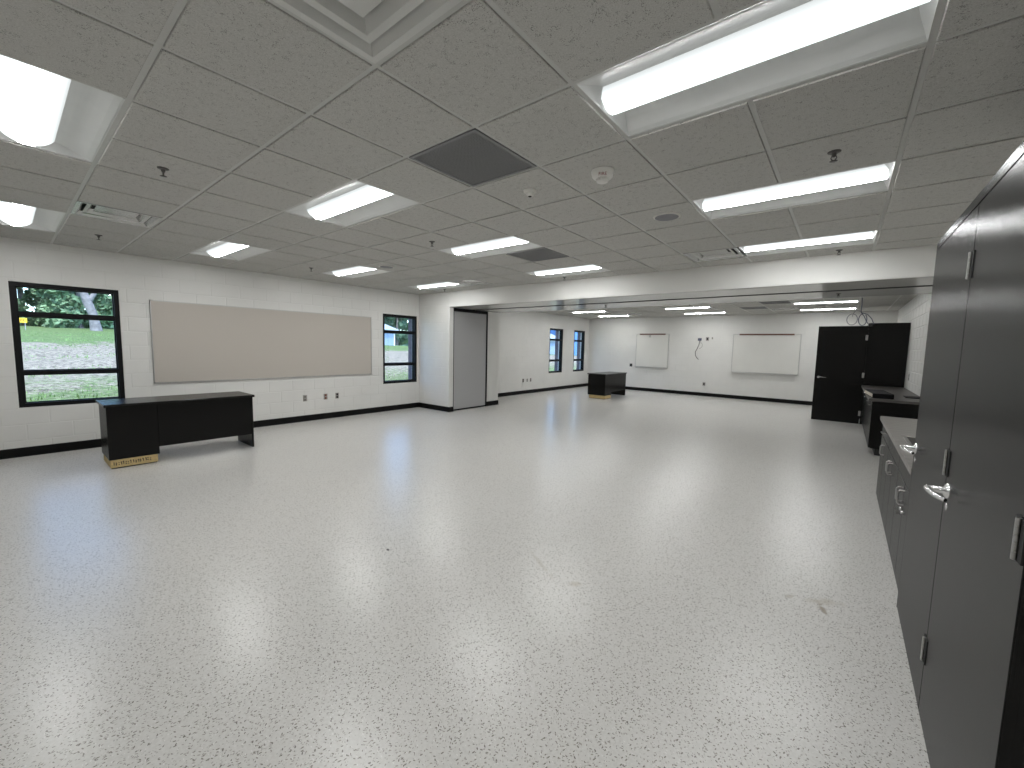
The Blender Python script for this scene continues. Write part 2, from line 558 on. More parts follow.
# ---------------------------------------------------------------- room dimensions
XL, XR = -8.20, 0.85
YK, YB, YP, YF = -4.40, 4.05, 5.82, 12.52       # back wall, beam front, beam back, far wall
ZC, ZC2, ZH = 2.719, 2.69, 2.385                # ceilings, underside of the header
XJ = -7.13                                      # end of the stub walls beside the opening
ROOF = 3.2

# floor
struct('floor', MB().box((XL - 0.4, YK - 0.3, -0.12), (XR + 0.3, YF + 0.3, 0.0)), M['floor'])

# ---------------------------------------------------------------- block walls
BLK_W, BLK_H, JOINT, PROUD = 0.4064, 0.2032, 0.008, 0.003
_blk = {}
def block_mesh(axis, sgn, w, h, PROUD=PROUD):
    key = (axis, sgn, round(w, 3), round(h, 3), PROUD)
    if key in _blk:
        return _blk[key]
    mb = MB()
    a, c = w / 2, h / 2
    ch = min(0.005, a * 0.4, c * 0.4)
    ring0 = [(-a, -c), (a, -c), (a, c), (-a, c)]
    ring1 = [(-a + ch, -c + ch), (a - ch, -c + ch), (a - ch, c - ch), (-a + ch, c - ch)]
    def P(q, d):
        return (sgn * d, q[0], q[1]) if axis == 'x' else (q[0], sgn * d, q[1])
    vs_ = [P(q, -0.002) for q in ring0] + [P(q, PROUD * 0.4) for q in ring0] + [P(q, PROUD) for q in ring1]
    fs = [(8, 9, 10, 11)]
    for k in range(4):
        k2 = (k + 1) % 4
        fs += [(k, k2, 4 + k2, 4 + k), (4 + k, 4 + k2, 8 + k2, 8 + k)]
    mb.add(vs_, fs)
    _blk[key] = mb.mesh('block', M['block'])
    return _blk[key]
def cut(rects, op):
    out = []
    for (u0, u1, z0, z1) in rects:
        a0, a1, b0, b1 = op
        if a1 <= u0 or a0 >= u1 or b1 <= z0 or b0 >= z1:
            out.append((u0, u1, z0, z1))
            continue
        if a0 > u0: out.append((u0, a0, z0, z1))
        if a1 < u1: out.append((a1, u1, z0, z1))
        m0, m1 = max(u0, a0), min(u1, a1)
        if b0 > z0: out.append((m0, m1, z0, b0))
        if b1 < z1: out.append((m0, m1, b1, z1))
    return out
def block_wall(parent, axis, sgn, plane, u0, u1, z1, openings=(), hidden=None, phase=0.0, JOINT=JOINT, PROUD=PROUD):
    """blocks in running bond as parts of the wall; pieces nothing shows of are joined"""
    far = MB()
    count = 0
    c = 0
    while c * BLK_H < z1 - 0.02:
        za, zb = c * BLK_H, min((c + 1) * BLK_H, z1)
        u = u0 - BLK_W + ((phase + (c % 2) * BLK_W / 2) % BLK_W)
        while u < u1:
            ua, ub = max(u, u0), min(u + BLK_W, u1)
            u += BLK_W
            if ub - ua < 0.02:
                continue
            rects = [(ua, ub, za, zb)]
            for op in openings:
                rects = cut(rects, op)
            for (a, b_, p, q) in rects:
                w, h = b_ - a - JOINT, q - p - JOINT
                if w < 0.012 or h < 0.012:
                    continue
                cu, cz = (a + b_) / 2, (p + q) / 2
                loc = (plane, cu, cz) if axis == 'x' else (cu, plane, cz)
                me = block_mesh(axis, sgn, w, h, PROUD)
                if count >= 290 or (hidden and hidden(cu, cz)):
                    far.add([(v.co.x + loc[0], v.co.y + loc[1], v.co.z + loc[2]) for v in me.vertices],
                            [tuple(f.vertices) for f in me.polygons])
                else:
                    o = link('block', me, parent)
                    o.location = loc
                    count += 1
        c += 1
    if far.v:
        o = obj('block_course', far, M['block'], parent)
        o['kind'] = 'stuff'

WZ0, WZ1 = 0.622, 2.196
WIN = [(-2.211, -1.226), (3.046, 3.985), (9.705, 10.59), (11.366, 12.21)]
def pierced(mb, x0, x1, y0, y1, z0, z1, ops):
    """wall slab across x with rectangular openings"""
    ys = y0
    for a, b_ in ops:
        mb.box((x0, ys, z0), (x1, a, z1))
        mb.box((x0, a, z0), (x1, b_, WZ0))
        mb.box((x0, a, WZ1), (x1, b_, z1))
        ys = b_
    mb.box((x0, ys, z0), (x1, y1, z1))
    return mb

wl = struct('wall_left', pierced(MB(), XL - 0.20, XL, YK, YB + 0.1, 0, ROOF - 0.1, WIN[:2]), M['mortar'])
block_wall(wl, 'x', 1, XL, YK, YB, ZC, [(a, b_, WZ0, WZ1) for a, b_ in WIN[:2]], hidden=lambda u, z: u < -2.9)
wl2 = struct('wall_left', pierced(MB(), XL - 0.20, XL, YP - 0.1, YF + 0.1, 0, ROOF - 0.1, WIN[2:]), M['mortar'])
block_wall(wl2, 'x', 1, XL, YP, YF, ZC2, [(a, b_, WZ0, WZ1) for a, b_ in WIN[2:]], phase=0.11)
struct('wall_exterior', pierced(MB(), XL - 0.34, XL - 0.20, YK - 0.2, YF + 0.2, -0.1, ROOF, WIN), M['brick_reveal'])

wf = struct('wall_far', MB().box((XL - 0.2, YF, 0), (XR + 0.2, YF + 0.2, ROOF - 0.1)), M['mortar'])
block_wall(wf, 'y', -1, YF, XL, XR, ZC2, hidden=lambda u, z: u > -0.5 and z < 2.0, phase=0.2)
wr = struct('wall_right', MB().box((XR, YK, 0), (XR + 0.2, YF, ROOF - 0.1)), M['mortar'])
block_wall(wr, 'x', -1, XR, YB, YF, ZC2, hidden=lambda u, z: u > 9.5 or z < 0.6, phase=0.05, JOINT=0.013, PROUD=0.007)
struct('wall_back', MB().box((XL - 0.2, YK - 0.2, 0), (XR + 0.2, YK, ROOF - 0.1)), M['drywall'])

# stub walls with the pocket for the folding partition between them
ws = struct('wall_stub', MB().box((XL, YB, 0), (XJ, YB + 0.12, ROOF - 0.1)), M['mortar'])
block_wall(ws, 'y', -1, YB, XL, XJ, ZC, phase=0.02)
struct('wall_stub', MB().box((XL, 5.36, 0), (XJ - 0.05, YP, ZH)), M['drywall'])
# header across the opening
struct('wall_header', MB().box((XJ, YB, ZH), (XR, YP, ROOF - 0.1)).box((XL, YB + 0.12, ZH), (XJ, YP, ROOF - 0.1)), M['drywall'])
struct('trim_1', MB().box((XJ, YB + 0.02, ZH - 0.006), (XR, 4.82, ZH)).box((XJ, 4.92, ZH - 0.006), (XR, YP - 0.02, ZH)), M['soffit'])
trk = struct('trim_2', MB().box((XJ, 4.82, ZH - 0.010), (XR, 4.84, ZH)).box((XJ, 4.90, ZH - 0.010), (XR, 4.92, ZH)).box((XJ, 4.84, ZH - 0.002), (XR, 4.90, ZH)), M['duct'])

# pocket door in the stub wall
pd = struct('door_1', MB().box((XJ - 0.09, YB + 0.13, 0), (XJ - 0.02, YB + 0.165, ZH - 0.06))
            .box((XJ - 0.09, 5.32, 0), (XJ - 0.02, 5.355, ZH - 0.06)).box((XJ - 0.09, YB + 0.13, ZH - 0.075), (XJ - 0.02, 5.355, ZH - 0.01)), M['frame'])
obj('door_panel', MB().box((XJ - 0.08, YB + 0.168, 0.035), (XJ - 0.035, 5.317, ZH - 0.08), 0.003), M['partition'], pd)
obj('bottom_seal', MB().box((XJ - 0.075, YB + 0.168, 0.0), (XJ - 0.04, 5.317, 0.033)), M['rubber'], pd)
obj('corner_bead', MB().box((XJ - 0.02, YB - 0.004, 0.0), (XJ + 0.006, YB + 0.125, ZH), 0.004), M['drywall'], ws)

# roof over everything keeps the daylight to the windows
struct('roof', MB().box((XL - 0.6, YK - 0.4, ROOF), (XR + 0.4, YF + 0.4, ROOF + 0.15)), M['drywall'])

# rubber base
BH, BT = 0.115, 0.012
def base_x(name, x, y0, y1, s):
    struct(name, MB().box((x, y0, 0), (x + s * BT, y1, BH - 0.01)).box((x, y0, BH - 0.011), (x + s * BT * 0.6, y1, BH)).box((x, y0, 0), (x + s * BT * 1.7, y1, 0.012)), M['rubber'])
def base_y(name, y, x0, x1, s):
    struct(name, MB().box((x0, y, 0), (x1, y + s * BT, BH - 0.01)).box((x0, y, BH - 0.011), (x1, y + s * BT * 0.6, BH)).box((x0, y, 0), (x1, y + s * BT * 1.7, 0.012)), M['rubber'])
e = PROUD
base_x('baseboard_left', XL + e, YK, YB, 1)
base_x('baseboard_left', XL + e, YP, YF, 1)
base_y('baseboard_far', YF - e, XL, XR, -1)
base_y('baseboard_stub', YB - e, XL, XJ + 0.01, -1)
base_x('baseboard_stub', XJ + 0.006, YB - 0.015, YB + 0.125, 1)
base_x('baseboard_stub', XJ - 0.05, 5.36, YP + 0.012, 1)
base_x('baseboard_right', XR - e, 3.7, 5.9, -1)

# ---------------------------------------------------------------- windows
def window(a, b_):
    x0, x1 = XL - 0.125, XL - 0.012
    fw = 0.052
    mb = MB()
    mb.box((x0, a, WZ0), (x1, a + fw, WZ1)).box((x0, b_ - fw, WZ0), (x1, b_, WZ1))
    mb.box((x0, a + fw, WZ0), (x1, b_ - fw, WZ0 + fw)).box((x0, a + fw, WZ1 - fw), (x1, b_ - fw, WZ1))
    w = struct('window_%d' % (WIN.index((a, b_)) + 1), mb, M['frame'])
    mz = [1.062, 1.800]
    for z in mz:
        obj('mullion', MB().box((x0, a + fw, z - 0.024), (x1, b_ - fw, z + 0.024), 0.002), M['frame'], w)
    zs = [WZ0 + fw, mz[0] - 0.024, mz[0] + 0.024, mz[1] - 0.024, mz[1] + 0.024, WZ1 - fw]
    for k in range(3):
        xg = x0 + 0.045
        obj('pane', MB().quad((xg, a + fw, zs[2 * k]), (xg, b_ - fw, zs[2 * k]), (xg, b_ - fw, zs[2 * k + 1]), (xg, a + fw, zs[2 * k + 1])), M['glass'], w)
        # glazing bead inside the frame
        gb = MB()
        p, q, r0, r1 = a + fw, b_ - fw, zs[2 * k], zs[2 * k + 1]
        gb.box((x0 + 0.05, p, r0), (x0 + 0.07, p + 0.012, r1)).box((x0 + 0.05, q - 0.012, r0), (x0 + 0.07, q, r1))
        gb.box((x0 + 0.05, p, r0), (x0 + 0.07, q, r0 + 0.012)).box((x0 + 0.05, p, r1 - 0.012), (x0 + 0.07, q, r1))
        obj('glazing_bead', gb, M['frame'], w)
for a, b_ in WIN:
    window(a, b_)

# ---------------------------------------------------------------- ceilings
LIGHT_I = (-12, -7, -2)
ROWS_A = (-4, -1, 2, 5)
VENT_A = [(-3, -3), (-10, -3), (-3, 5), (-10, 5)]
GRILLE_A = [(-4, -1), (-6, 3)]
J0 = 0.42                                                  # the far grid starts a little off the near one
ROWS_B = (12, 15, 18)
VENT_B = [(-3, 17), (-10, 17), (-3, 11), (-10, 11)]
GRILLE_B = [(-4, 16.8 - 0.0), (-3, 14.8)]
_tile = {}
def tile_mesh(w, d):
    key = (round(w, 3), round(d, 3))
    if key not in _tile:
        a, c, dr, ch = w / 2, d / 2, 0.007, 0.003
        r0 = [(-a, -c), (a, -c), (a, c), (-a, c)]
        r1 = [(-a + ch, -c + ch), (a - ch, -c + ch), (a - ch, c - ch), (-a + ch, c - ch)]
        vs_ = [(x, y, 0.012) for x, y in r0] + [(x, y, -dr + ch) for x, y in r0] + [(x, y, -dr) for x, y in r1]
        fs = [(8, 9, 10, 11), (0, 1, 2, 3)]
        for k in range(4):
            k2 = (k + 1) % 4
            fs += [(k, k2, 4 + k2, 4 + k), (4 + k, 4 + k2, 8 + k2, 8 + k)]
        _tile[key] = MB().add(vs_, fs).mesh('ceiling_tile', M['tile'])
    return _tile[key]
TEE = 0.024
def grid_ceiling(zc, y0, y1, joff, taken):
    """tee grid as the ceiling, every lay-in tile a part of it"""
    mb = MB()
    i0, i1 = math.floor(XL / G), math.ceil(XR / G)
    j0, j1 = math.floor(y0 / G - joff), math.ceil(y1 / G - joff)
    for i in range(i0 + 1, i1):
        for j in range(j0, j1):
            if (i, j) in taken and (i - 1, j) in taken:
                continue
            mb.box((i * G - TEE / 2, max(y0, (j + joff) * G), zc), (i * G + TEE / 2, min(y1, (j + 1 + joff) * G), zc + 0.012))
    for j in range(j0 + 1, j1):
        y = (j + joff) * G
        if y0 + 0.02 < y < y1 - 0.02:
            mb.box((XL, y - TEE / 2, zc + 0.0003), (XR, y + TEE / 2, zc + 0.0117))
    for (a, b_) in (((XL, y0), (XL + 0.02, y1)), ((XR - 0.02, y0), (XR, y1)), ((XL, y0), (XR, y0 + 0.02)), ((XL, y1 - 0.02), (XR, y1))):
        mb.box((a[0], a[1], zc - 0.0005), (b_[0], b_[1], zc + 0.013))
    mb.box((XL, y0, zc + 0.13), (XR, y1, zc + 0.16))
    c = struct('ceiling', mb, M['tee'])
    for i in range(i0, i1):
        for j in range(j0, j1):
            if (i, j) in taken:
                continue
            xa, xb = max(i * G, XL), min((i + 1) * G, XR)
            ya, yb = max((j + joff) * G, y0), min((j + 1 + joff) * G, y1)
            if xb - xa < 0.05 or yb - ya < 0.05:
                continue
            o = link('ceiling_tile', tile_mesh(xb - xa - 0.026, yb - ya - 0.026), c)
            o.location = ((xa + xb) / 2, (ya + yb) / 2, zc)
    return c
takenA = {(i + d, j) for i in LIGHT_I for j in ROWS_A for d in (0, 1)} | set(VENT_A) | set(GRILLE_A)
grid_ceiling(ZC, YK, YB, 0.0, takenA)
takenB = {(i + d, j) for i in LIGHT_I for j in ROWS_B for d in (0, 1)} | set(VENT_B) | {(-4, 16), (-3, 14)}
grid_ceiling(ZC2, YP, YF, J0, takenB)

# ---------------------------------------------------------------- troffers
def troffer_parts(root, x, y, zc):
    L, W = 2 * G - 0.026, G - 0.026
    xa, xb = x - L / 2, x + L / 2
    hw, lw, dp = W / 2, 0.119, 0.052
    nn = 7
    side = [(hw - (hw - 0.012 - lw) * t - 0.012 * (1 if t > 0 else 0), dp * (1 - (1 - t) ** 1.25)) for t in [k / nn for k in range(nn + 1)]]
    mb = MB()
    inset = 0.045
    for s in (1, -1):
        pts = [(s * p, q) for p, q in side]
        for k in range(nn):
            (p0, q0), (p1, q1) = pts[k], pts[k + 1]
            e0, e1 = inset * q0 / dp, inset * q1 / dp
            mb.add([(xa + e0, y + p0, zc + q0), (xb - e0, y + p0, zc + q0), (xb - e1, y + p1, zc + q1), (xa + e1, y + p1, zc + q1)], [(0, 1, 2, 3)], True)
    obj('reflector', mb, M['white_metal'], root)
    prof = [(-lw + 2 * lw * k / 20, dp - 0.055 * math.sin(math.pi * k / 20) ** 0.8) for k in range(21)]
    for s, xe in ((1, xa), (-1, xb)):
        ep = MB()
        up = [(-p, q) for p, q in side] + [(p, q) for p, q in reversed(side)]
        up = [(p, q) for p, q in up]
        vs_ = [(xe + s * inset * max(q, 0) / dp, y + p, zc + q) for p, q in up]
        ep.add(vs_, [tuple(range(len(vs_)))])
        obj('end_plate', ep, M['white_metal'], root)
    ln = MB()
    xs = (xa + inset * 0.45, xb - inset * 0.45)
    vs_ = [(xx, y + p, zc + q) for xx in xs for p, q in prof]
    n = len(prof)
    ln.add(vs_, [(k, k + 1, n + k + 1, n + k) for k in range(n - 1)], True)
    ln.add([vs_[k] for k in range(n)], [tuple(range(n))])
    ln.add([vs_[n + k] for k in range(n)], [tuple(range(n))])
    lo = obj('lens', ln, [M['lens'], M['lamp']], root)
    for k in range(7, 13):
        lo.data.polygons[k].material_index = 1
    fr = MB()
    t = 0.010
    fr.box((xa, y - hw, zc - 0.001), (xb, y - hw + t, zc + 0.0005)).box((xa, y + hw - t, zc - 0.001), (xb, y + hw, zc + 0.0005))
    obj('frame', fr, M['white_metal'], root)
LBL = {
    (-12, -4): 'recessed troffer at the far left edge of the ceiling, beyond the bigger left one',
    (-7, -4): 'large recessed troffer cut by the upper left edge of the photo',
    (-2, -4): 'recessed troffer overhead, just behind the camera on the right',
    (-12, -1): 'recessed troffer near the left wall above the beige tack board, first of that row',
    (-7, -1): 'recessed troffer left of centre, just left of the near dark ceiling grille',
    (-2, -1): 'very large recessed troffer at the top right of the photo, nearest the camera',
    (-12, 2): 'recessed troffer near the left wall above the right half of the beige tack board',
    (-7, 2): 'recessed troffer in mid ceiling beside the farther dark grille',
    (-2, 2): 'recessed troffer on the right, second behind the very large one',
    (-12, 5): 'small looking recessed troffer by the header above the grey pocket door',
    (-7, 5): 'recessed troffer by the header, right of the farther dark grille',
    (-2, 5): 'recessed troffer on the right nearest the header, beside a louvred vent',
}
proto = None
def place_light(i, j, yoff, zc, label, group):
    global proto
    x, y = (i + 1) * G, (j + 0.5 + yoff) * G
    if proto is None:
        proto = thing('ceiling_light', label, 'light', (x, y, zc), group)
        troffer_parts(proto, x, y, zc)
        return proto
    o = copy_tree(proto)
    o.location = (x, y, zc)
    return tag(o, label, 'light', group)
for j in ROWS_A:
    for i in LIGHT_I:
        place_light(i, j, 0, ZC, LBL[(i, j)], 'troffers of the near room')
COLN = {-12: 'left', -7: 'middle', -2: 'right'}
ROWN = {9: 'row hidden right behind the header', 12: 'second row behind the header', 15: 'visible row nearer the header', 18: 'row nearest the whiteboard wall'}
for j in ROWS_B:
    for i in LIGHT_I:
        place_light(i, j, J0, ZC2, '%s troffer of the far room, in the %s' % (COLN[i], ROWN[j]), 'troffers of the far room')

# ---------------------------------------------------------------- vents, grilles, ceiling devices
def cone_diffuser(x, y, zc, label, group, metal, name='ceiling_vent'):
    """square plaque diffuser: frame and nested louvres stepping up to a centre pan"""
    t = thing(name, label, 'vent', (x, y, zc), group)
    h = G / 2 - 0.013
    def ring(mb, a, za, b_, zb):
        for k in range(4):
            c0, s0 = [(1, 1), (-1, 1), (-1, -1), (1, -1)][k]
            c1, s1 = [(1, 1), (-1, 1), (-1, -1), (1, -1)][(k + 1) % 4]
            mb.quad((x + c0 * a, y + s0 * a, za), (x + c1 * a, y + s1 * a, za), (x + c1 * b_, y + s1 * b_, zb), (x + c0 * b_, y + s0 * b_, zb))
    fr = MB()
    ring(fr, h, zc, h, zc - 0.006)
    ring(fr, h, zc - 0.006, h - 0.028, zc - 0.006)
    ring(fr, h - 0.028, zc - 0.006, h - 0.06, zc + 0.028)
    ring(fr, h - 0.06, zc + 0.028, h - 0.062, zc + 0.10)
    obj('frame', fr, metal, t)
    for k, (a, za) in enumerate(((0.222, 0.006),)):
        lv = MB()
        ring(lv, a, zc + za, a - 0.028, zc + za + 0.004)
        ring(lv, a - 0.028, zc + za + 0.004, a - 0.058, zc + za + 0.045)
        obj('louvre', lv, metal, t)
    pan = MB()
    pan.box((x - 0.150, y - 0.150, zc + 0.026), (x + 0.150, y + 0.150, zc + 0.032), 0.003)
    obj('centre_pan', pan, metal, t)
    obj('throat', MB().box((x - h + 0.05, y - h + 0.05, zc + 0.10), (x + h - 0.05, y + h - 0.05, zc + 0.11)), M['duct'], t)
    return t
VL = {(-3, -3): 'stepped square ceiling diffuser cut by the top edge of the photo',
      (-10, -3): 'shiny louvred ceiling vent at upper left, between the left edge troffers and the window',
      (-3, 5): 'louvred ceiling vent near the header, left of the right hand troffer',
      (-10, 5): 'small looking louvred ceiling vent near the header above the grey pocket door'}
for (i, j) in VENT_A:
    cone_diffuser((i + 0.5) * G, (j + 0.5) * G, ZC, VL[(i, j)], 'louvred vents of the near room', M['diffuser'] if (i, j) == (-3, -3) else M['slot_metal'])
for (i, j) in VENT_B:
    cone_diffuser((i + 0.5) * G, (j + 0.5 + J0) * G, ZC2, 'louvred vent in the far ceiling, %s of the header, %s' % (
        'well beyond' if j > 14 else 'just beyond', 'toward the windows' if i < -5 else 'toward the black cabinet'), 'louvred vents of the far room', M['slot_metal'])
def grille(x, y, zc, label, group):
    t = thing('return_grille', label, 'grille', (x, y, zc), group)
    h = G / 2 - 0.013
    fr = MB()
    for a, b_ in (((-h, -h), (h, -h + 0.02)), ((-h, h - 0.02), (h, h)), ((-h, -h + 0.02), (-h + 0.02, h - 0.02)), ((h - 0.02, -h + 0.02), (h, h - 0.02))):
        fr.box((x + a[0], y + a[1], zc - 0.008), (x + b_[0], y + b_[1], zc + 0.006))
    obj('frame', fr, M['grille'], t)
    core = MB()
    n = 44
    w = (2 * h - 0.04) / n
    for k in range(n):
        p = -h + 0.02 + k * w
        core.box((x + p, y - h + 0.02, zc - 0.004), (x + p + 0.004, y + h - 0.02, zc + 0.008))
        core.box((x - h + 0.02, y + p, zc - 0.0038), (x + h - 0.02, y + p + 0.004, zc + 0.0078))
    c = obj('egg_crate_core', core, M['grille'], t)
    obj('duct_plate', MB().box((x - h + 0.01, y - h + 0.01, zc + 0.02), (x + h - 0.01, y + h - 0.01, zc + 0.03)), M['grille'], t)
    return t
grille(-3.5 * G, -0.5 * G, ZC, 'large dark grey egg crate return grille in the near ceiling', 'return grilles')
grille(-5.5 * G, 3.5 * G, ZC, 'smaller looking dark grey return grille beside the mid ceiling troffer', 'return grilles')
grille(-3.5 * G, (16.5 + J0) * G, ZC2, 'dark return grille in the far ceiling, left of the far louvred vent', 'return grilles')
grille(-2.5 * G, (14.5 + J0) * G, ZC2, 'dark return grille in the far ceiling, nearest the right hand far troffer', 'return grilles')

def sprinkler(x, y, zc, label, zrel=-0.007):
    z = zc + zrel
    t = thing('sprinkler', label, 'sprinkler', (x, y, z), 'fire sprinklers')
    obj('escutcheon', MB().lathe([(0.034, 0.0), (0.032, -0.005), (0.022, -0.008)], (x, y, z), n=20), M['sprinkler_metal'], t)
    hb = MB().lathe([(0.012, -0.006), (0.012, -0.022), (0.008, -0.024), (0.008, -0.03)], (x, y, z), n=10)
    for s in (-1, 1):
        hb.tube([(x + s * 0.009, y, z - 0.022), (x + s * 0.014, y, z - 0.036), (x + s * 0.004, y, z - 0.05)], 0.003, 6)
    obj('head', hb, M['sprinkler_metal'], t)
    obj('deflector', MB().lathe([(0.004, -0.048), (0.020, -0.052), (0.020, -0.054), (0.003, -0.055)], (x, y, z), n=14), M['sprinkler_metal'], t)
SPR = [(-6.5, -2.5, 'fire sprinkler in the upper left ceiling, below the large left edge troffer'),
       (-11.5, -2.5, 'tiny fire sprinkler above the left window, near the left wall'),
       (-6.5, 1.45, 'fire sprinkler in mid ceiling, left of the mid ceiling troffer'),
       (-11.35, 1.45, 'fire sprinkler near the left wall between two troffers'),
       (-0.5, 1.4, 'fire sprinkler on the right, just above the second right hand troffer'),
       (-11.3, 6.05, 'tiny fire sprinkler by the header, left of the grey pocket door'),
       (-6.45, 6.1, 'tiny fire sprinkler by the header below the middle troffer'),
       (-0.5, 6.25, 'fire sprinkler by the header on the right, below the last troffer')]
for i, j, lab in SPR:
    sprinkler(i * G, j * G, ZC, lab)
sprinkler(-3.88, 5.20, ZH, 'fire sprinkler under the header, toward the far windows', -0.006)
sprinkler(-0.30, 5.24, ZH, 'fire sprinkler under the header, above the black door', -0.006)
sprinkler(-5.32 * G, 13.9 * G, ZC2, 'tiny fire sprinkler in the far ceiling above the middle troffer row')

def text_mesh(name, s, size):
    cu = bpy.data.curves.new(name, 'FONT')
    cu.body = s
    cu.size = size
    cu.align_x = 'CENTER'
    cu.align_y = 'CENTER'
    cu.extrude = 0.0004
    o = bpy.data.objects.new(name, cu)
    COL.objects.link(o)
    me = bpy.data.meshes.new_from_object(o.evaluated_get(bpy.context.evaluated_depsgraph_get()))
    bpy.data.objects.remove(o)
    bpy.data.curves.remove(cu)
    return me
# smoke alarm
x, y, z = -2.5 * G, 0.5 * G, ZC - 0.007
t = thing('smoke_detector', 'round white smoke alarm with red lettering beside the very large troffer', 'smoke alarm', (x, y, z))
obj('base_ring', MB().lathe([(0.078, 0.0), (0.078, -0.012), (0.072, -0.018)], (x, y, z), n=32), M['white_plastic'], t)
obj('cover', MB().lathe([(0.072, -0.018), (0.070, -0.034), (0.058, -0.046), (0.040, -0.048)], (x, y, z), n=32), M['white_plastic'], t)
sv = MB()
for k in range(10):
    a = k * math.pi / 5
    sv.box((x + 0.036 * math.cos(a) - 0.006, y + 0.036 * math.sin(a) - 0.006, z - 0.062), (x + 0.036 * math.cos(a) + 0.006, y + 0.036 * math.sin(a) + 0.006, z - 0.047))
sv.lathe([(0.04, -0.062), (0.036, -0.070), (0.01, -0.071)], (x, y, z), n=24)
obj('sensor_cage', sv, M['white_plastic'], t)
me = text_mesh('lettering', 'FIRE', 0.030)
me.materials.append(M['red_ink'])
o = link('lettering', me, t)
d = Vector((CAM.x - x, CAM.y - y, 0)).normalized()
side = Vector((0, 0, 1)).cross(d)
nrm = (d * 0.75 + Vector((0, 0, -0.66))).normalized()
upv = nrm.cross(side).normalized()
o.matrix_local = Matrix.Translation(d * 0.0655 + Vector((0, 0, -0.0405))) @ Matrix((side, upv, nrm)).transposed().to_4x4()
# occupancy sensor
x, y = -3.48 * G, 0.48 * G
t = thing('occupancy_sensor', 'small white dome sensor on the tile right of the near dark grille', 'sensor', (x, y, z))
obj('base', MB().lathe([(0.052, 0.0), (0.050, -0.012), (0.040, -0.020)], (x, y, z), n=24), M['white_plastic'], t)
obj('dome', MB().lathe([(0.036, -0.018), (0.033, -0.030), (0.022, -0.040), (0.010, -0.044)], (x, y, z), n=20), M['white_plastic'], t)
obj('sensor_eye', MB().lathe([(0.014, -0.040), (0.012, -0.047), (0.004, -0.050)], (x, y, z), n=14), M['dark_plastic'], t)
def ceiling_speaker(x, y, zc, label):
    zz = zc - 0.007
    t = thing('ceiling_speaker', label, 'speaker', (x, y, zz), 'ceiling speakers')
    obj('bezel', MB().lathe([(0.115, 0.0), (0.115, -0.004), (0.100, -0.009)], (x, y, zz), n=36), M['white_plastic'], t)
    obj('speaker_grille', MB().lathe([(0.100, -0.0095), (0.05, -0.012), (0.004, -0.013)], (x, y, zz), n=36), M['speaker_grille'], t)
ceiling_speaker(-2.45 * G, 2.45 * G, ZC, 'round grey ceiling speaker left of the second right hand troffer')
ceiling_speaker(-9.45 * G, 2.45 * G, ZC, 'tiny looking ceiling speaker beyond the tack board, near the left troffers')

# ---------------------------------------------------------------- boards
t = thing('tack_board', 'long beige fabric tack board on the left wall between the two windows', 'board', (XL, 0.92, 1.48))
a, b_, p, q = -0.902, 2.747, 0.858, 2.097
xw = XL + PROUD
obj('fabric_panel', MB().box((xw, a + 0.012, p + 0.012), (xw + 0.018, b_ - 0.012, q - 0.012)), M['tackboard'], t)
fr = MB()
for y0, y1, z0, z1 in ((a, a + 0.014, p, q), (b_ - 0.014, b_, p, q), (a, b_, p, p + 0.014), (a, b_, q - 0.014, q)):
    fr.box((xw, y0, z0), (xw + 0.022, y1, z1))
obj('frame', fr, M['alu'], t)
def whiteboard(x0, x1, z0, z1, r0, r1, label):
    t = thing('whiteboard', label, 'whiteboard', ((x0 + x1) / 2, YF, (z0 + z1) / 2), 'whiteboards on the far wall')
    yw = YF - PROUD
    obj('writing_panel', MB().box((x0 + 0.012, yw - 0.016, z0 + 0.012), (x1 - 0.012, yw, z1 - 0.012)), M['whiteboard'], t)
    for xa, xb, za, zb in ((x0, x0 + 0.018, z0, z1), (x1 - 0.018, x1, z0, z1), (x0, x1, z1 - 0.018, z1), (x0, x1, z0, z0 + 0.018)):
        obj('frame_rail', MB().box((xa, yw - 0.021, za), (xb, yw, zb), 0.002), M['alu'], t)
    obj('marker_tray', MB().prism([(yw, z0 - 0.012), (yw, z0 + 0.012), (yw - 0.03, z0 + 0.004), (yw - 0.085, z0 + 0.004), (yw - 0.092, z0 + 0.014), (yw - 0.095, z0 - 0.006)], 'x', x0 + 0.01, x1 - 0.01), M['alu'], t)
    ra = obj('map_rail', MB().box((r0, yw - 0.034, z1 - 0.042), (r1, yw - 0.016, z1 + 0.010), 0.002), M['alu'], t)
    obj('cork_strip', MB().box((r0 + 0.008, yw - 0.037, z1 - 0.036), (r1 - 0.008, yw - 0.03, z1 + 0.004)), M['cork_rail'], ra)
    hk = MB()
    xm = r0 + (r1 - r0) * 0.4
    hk.box((xm - 0.02, yw - 0.05, z1 - 0.13), (xm + 0.02, yw - 0.016, z1 - 0.05), 0.004)
    return t, hk
t, hk = whiteboard(-6.212, -5.023, 0.882, 2.095, -6.09, -5.14, 'smaller squarish whiteboard on the far wall, behind the far desk')
obj('map_clip', hk, M['alu'], t)
whiteboard(-2.992, -1.192, 0.864, 2.08, -2.82, -1.356, 'wider whiteboard on the far wall, left of the open black door')

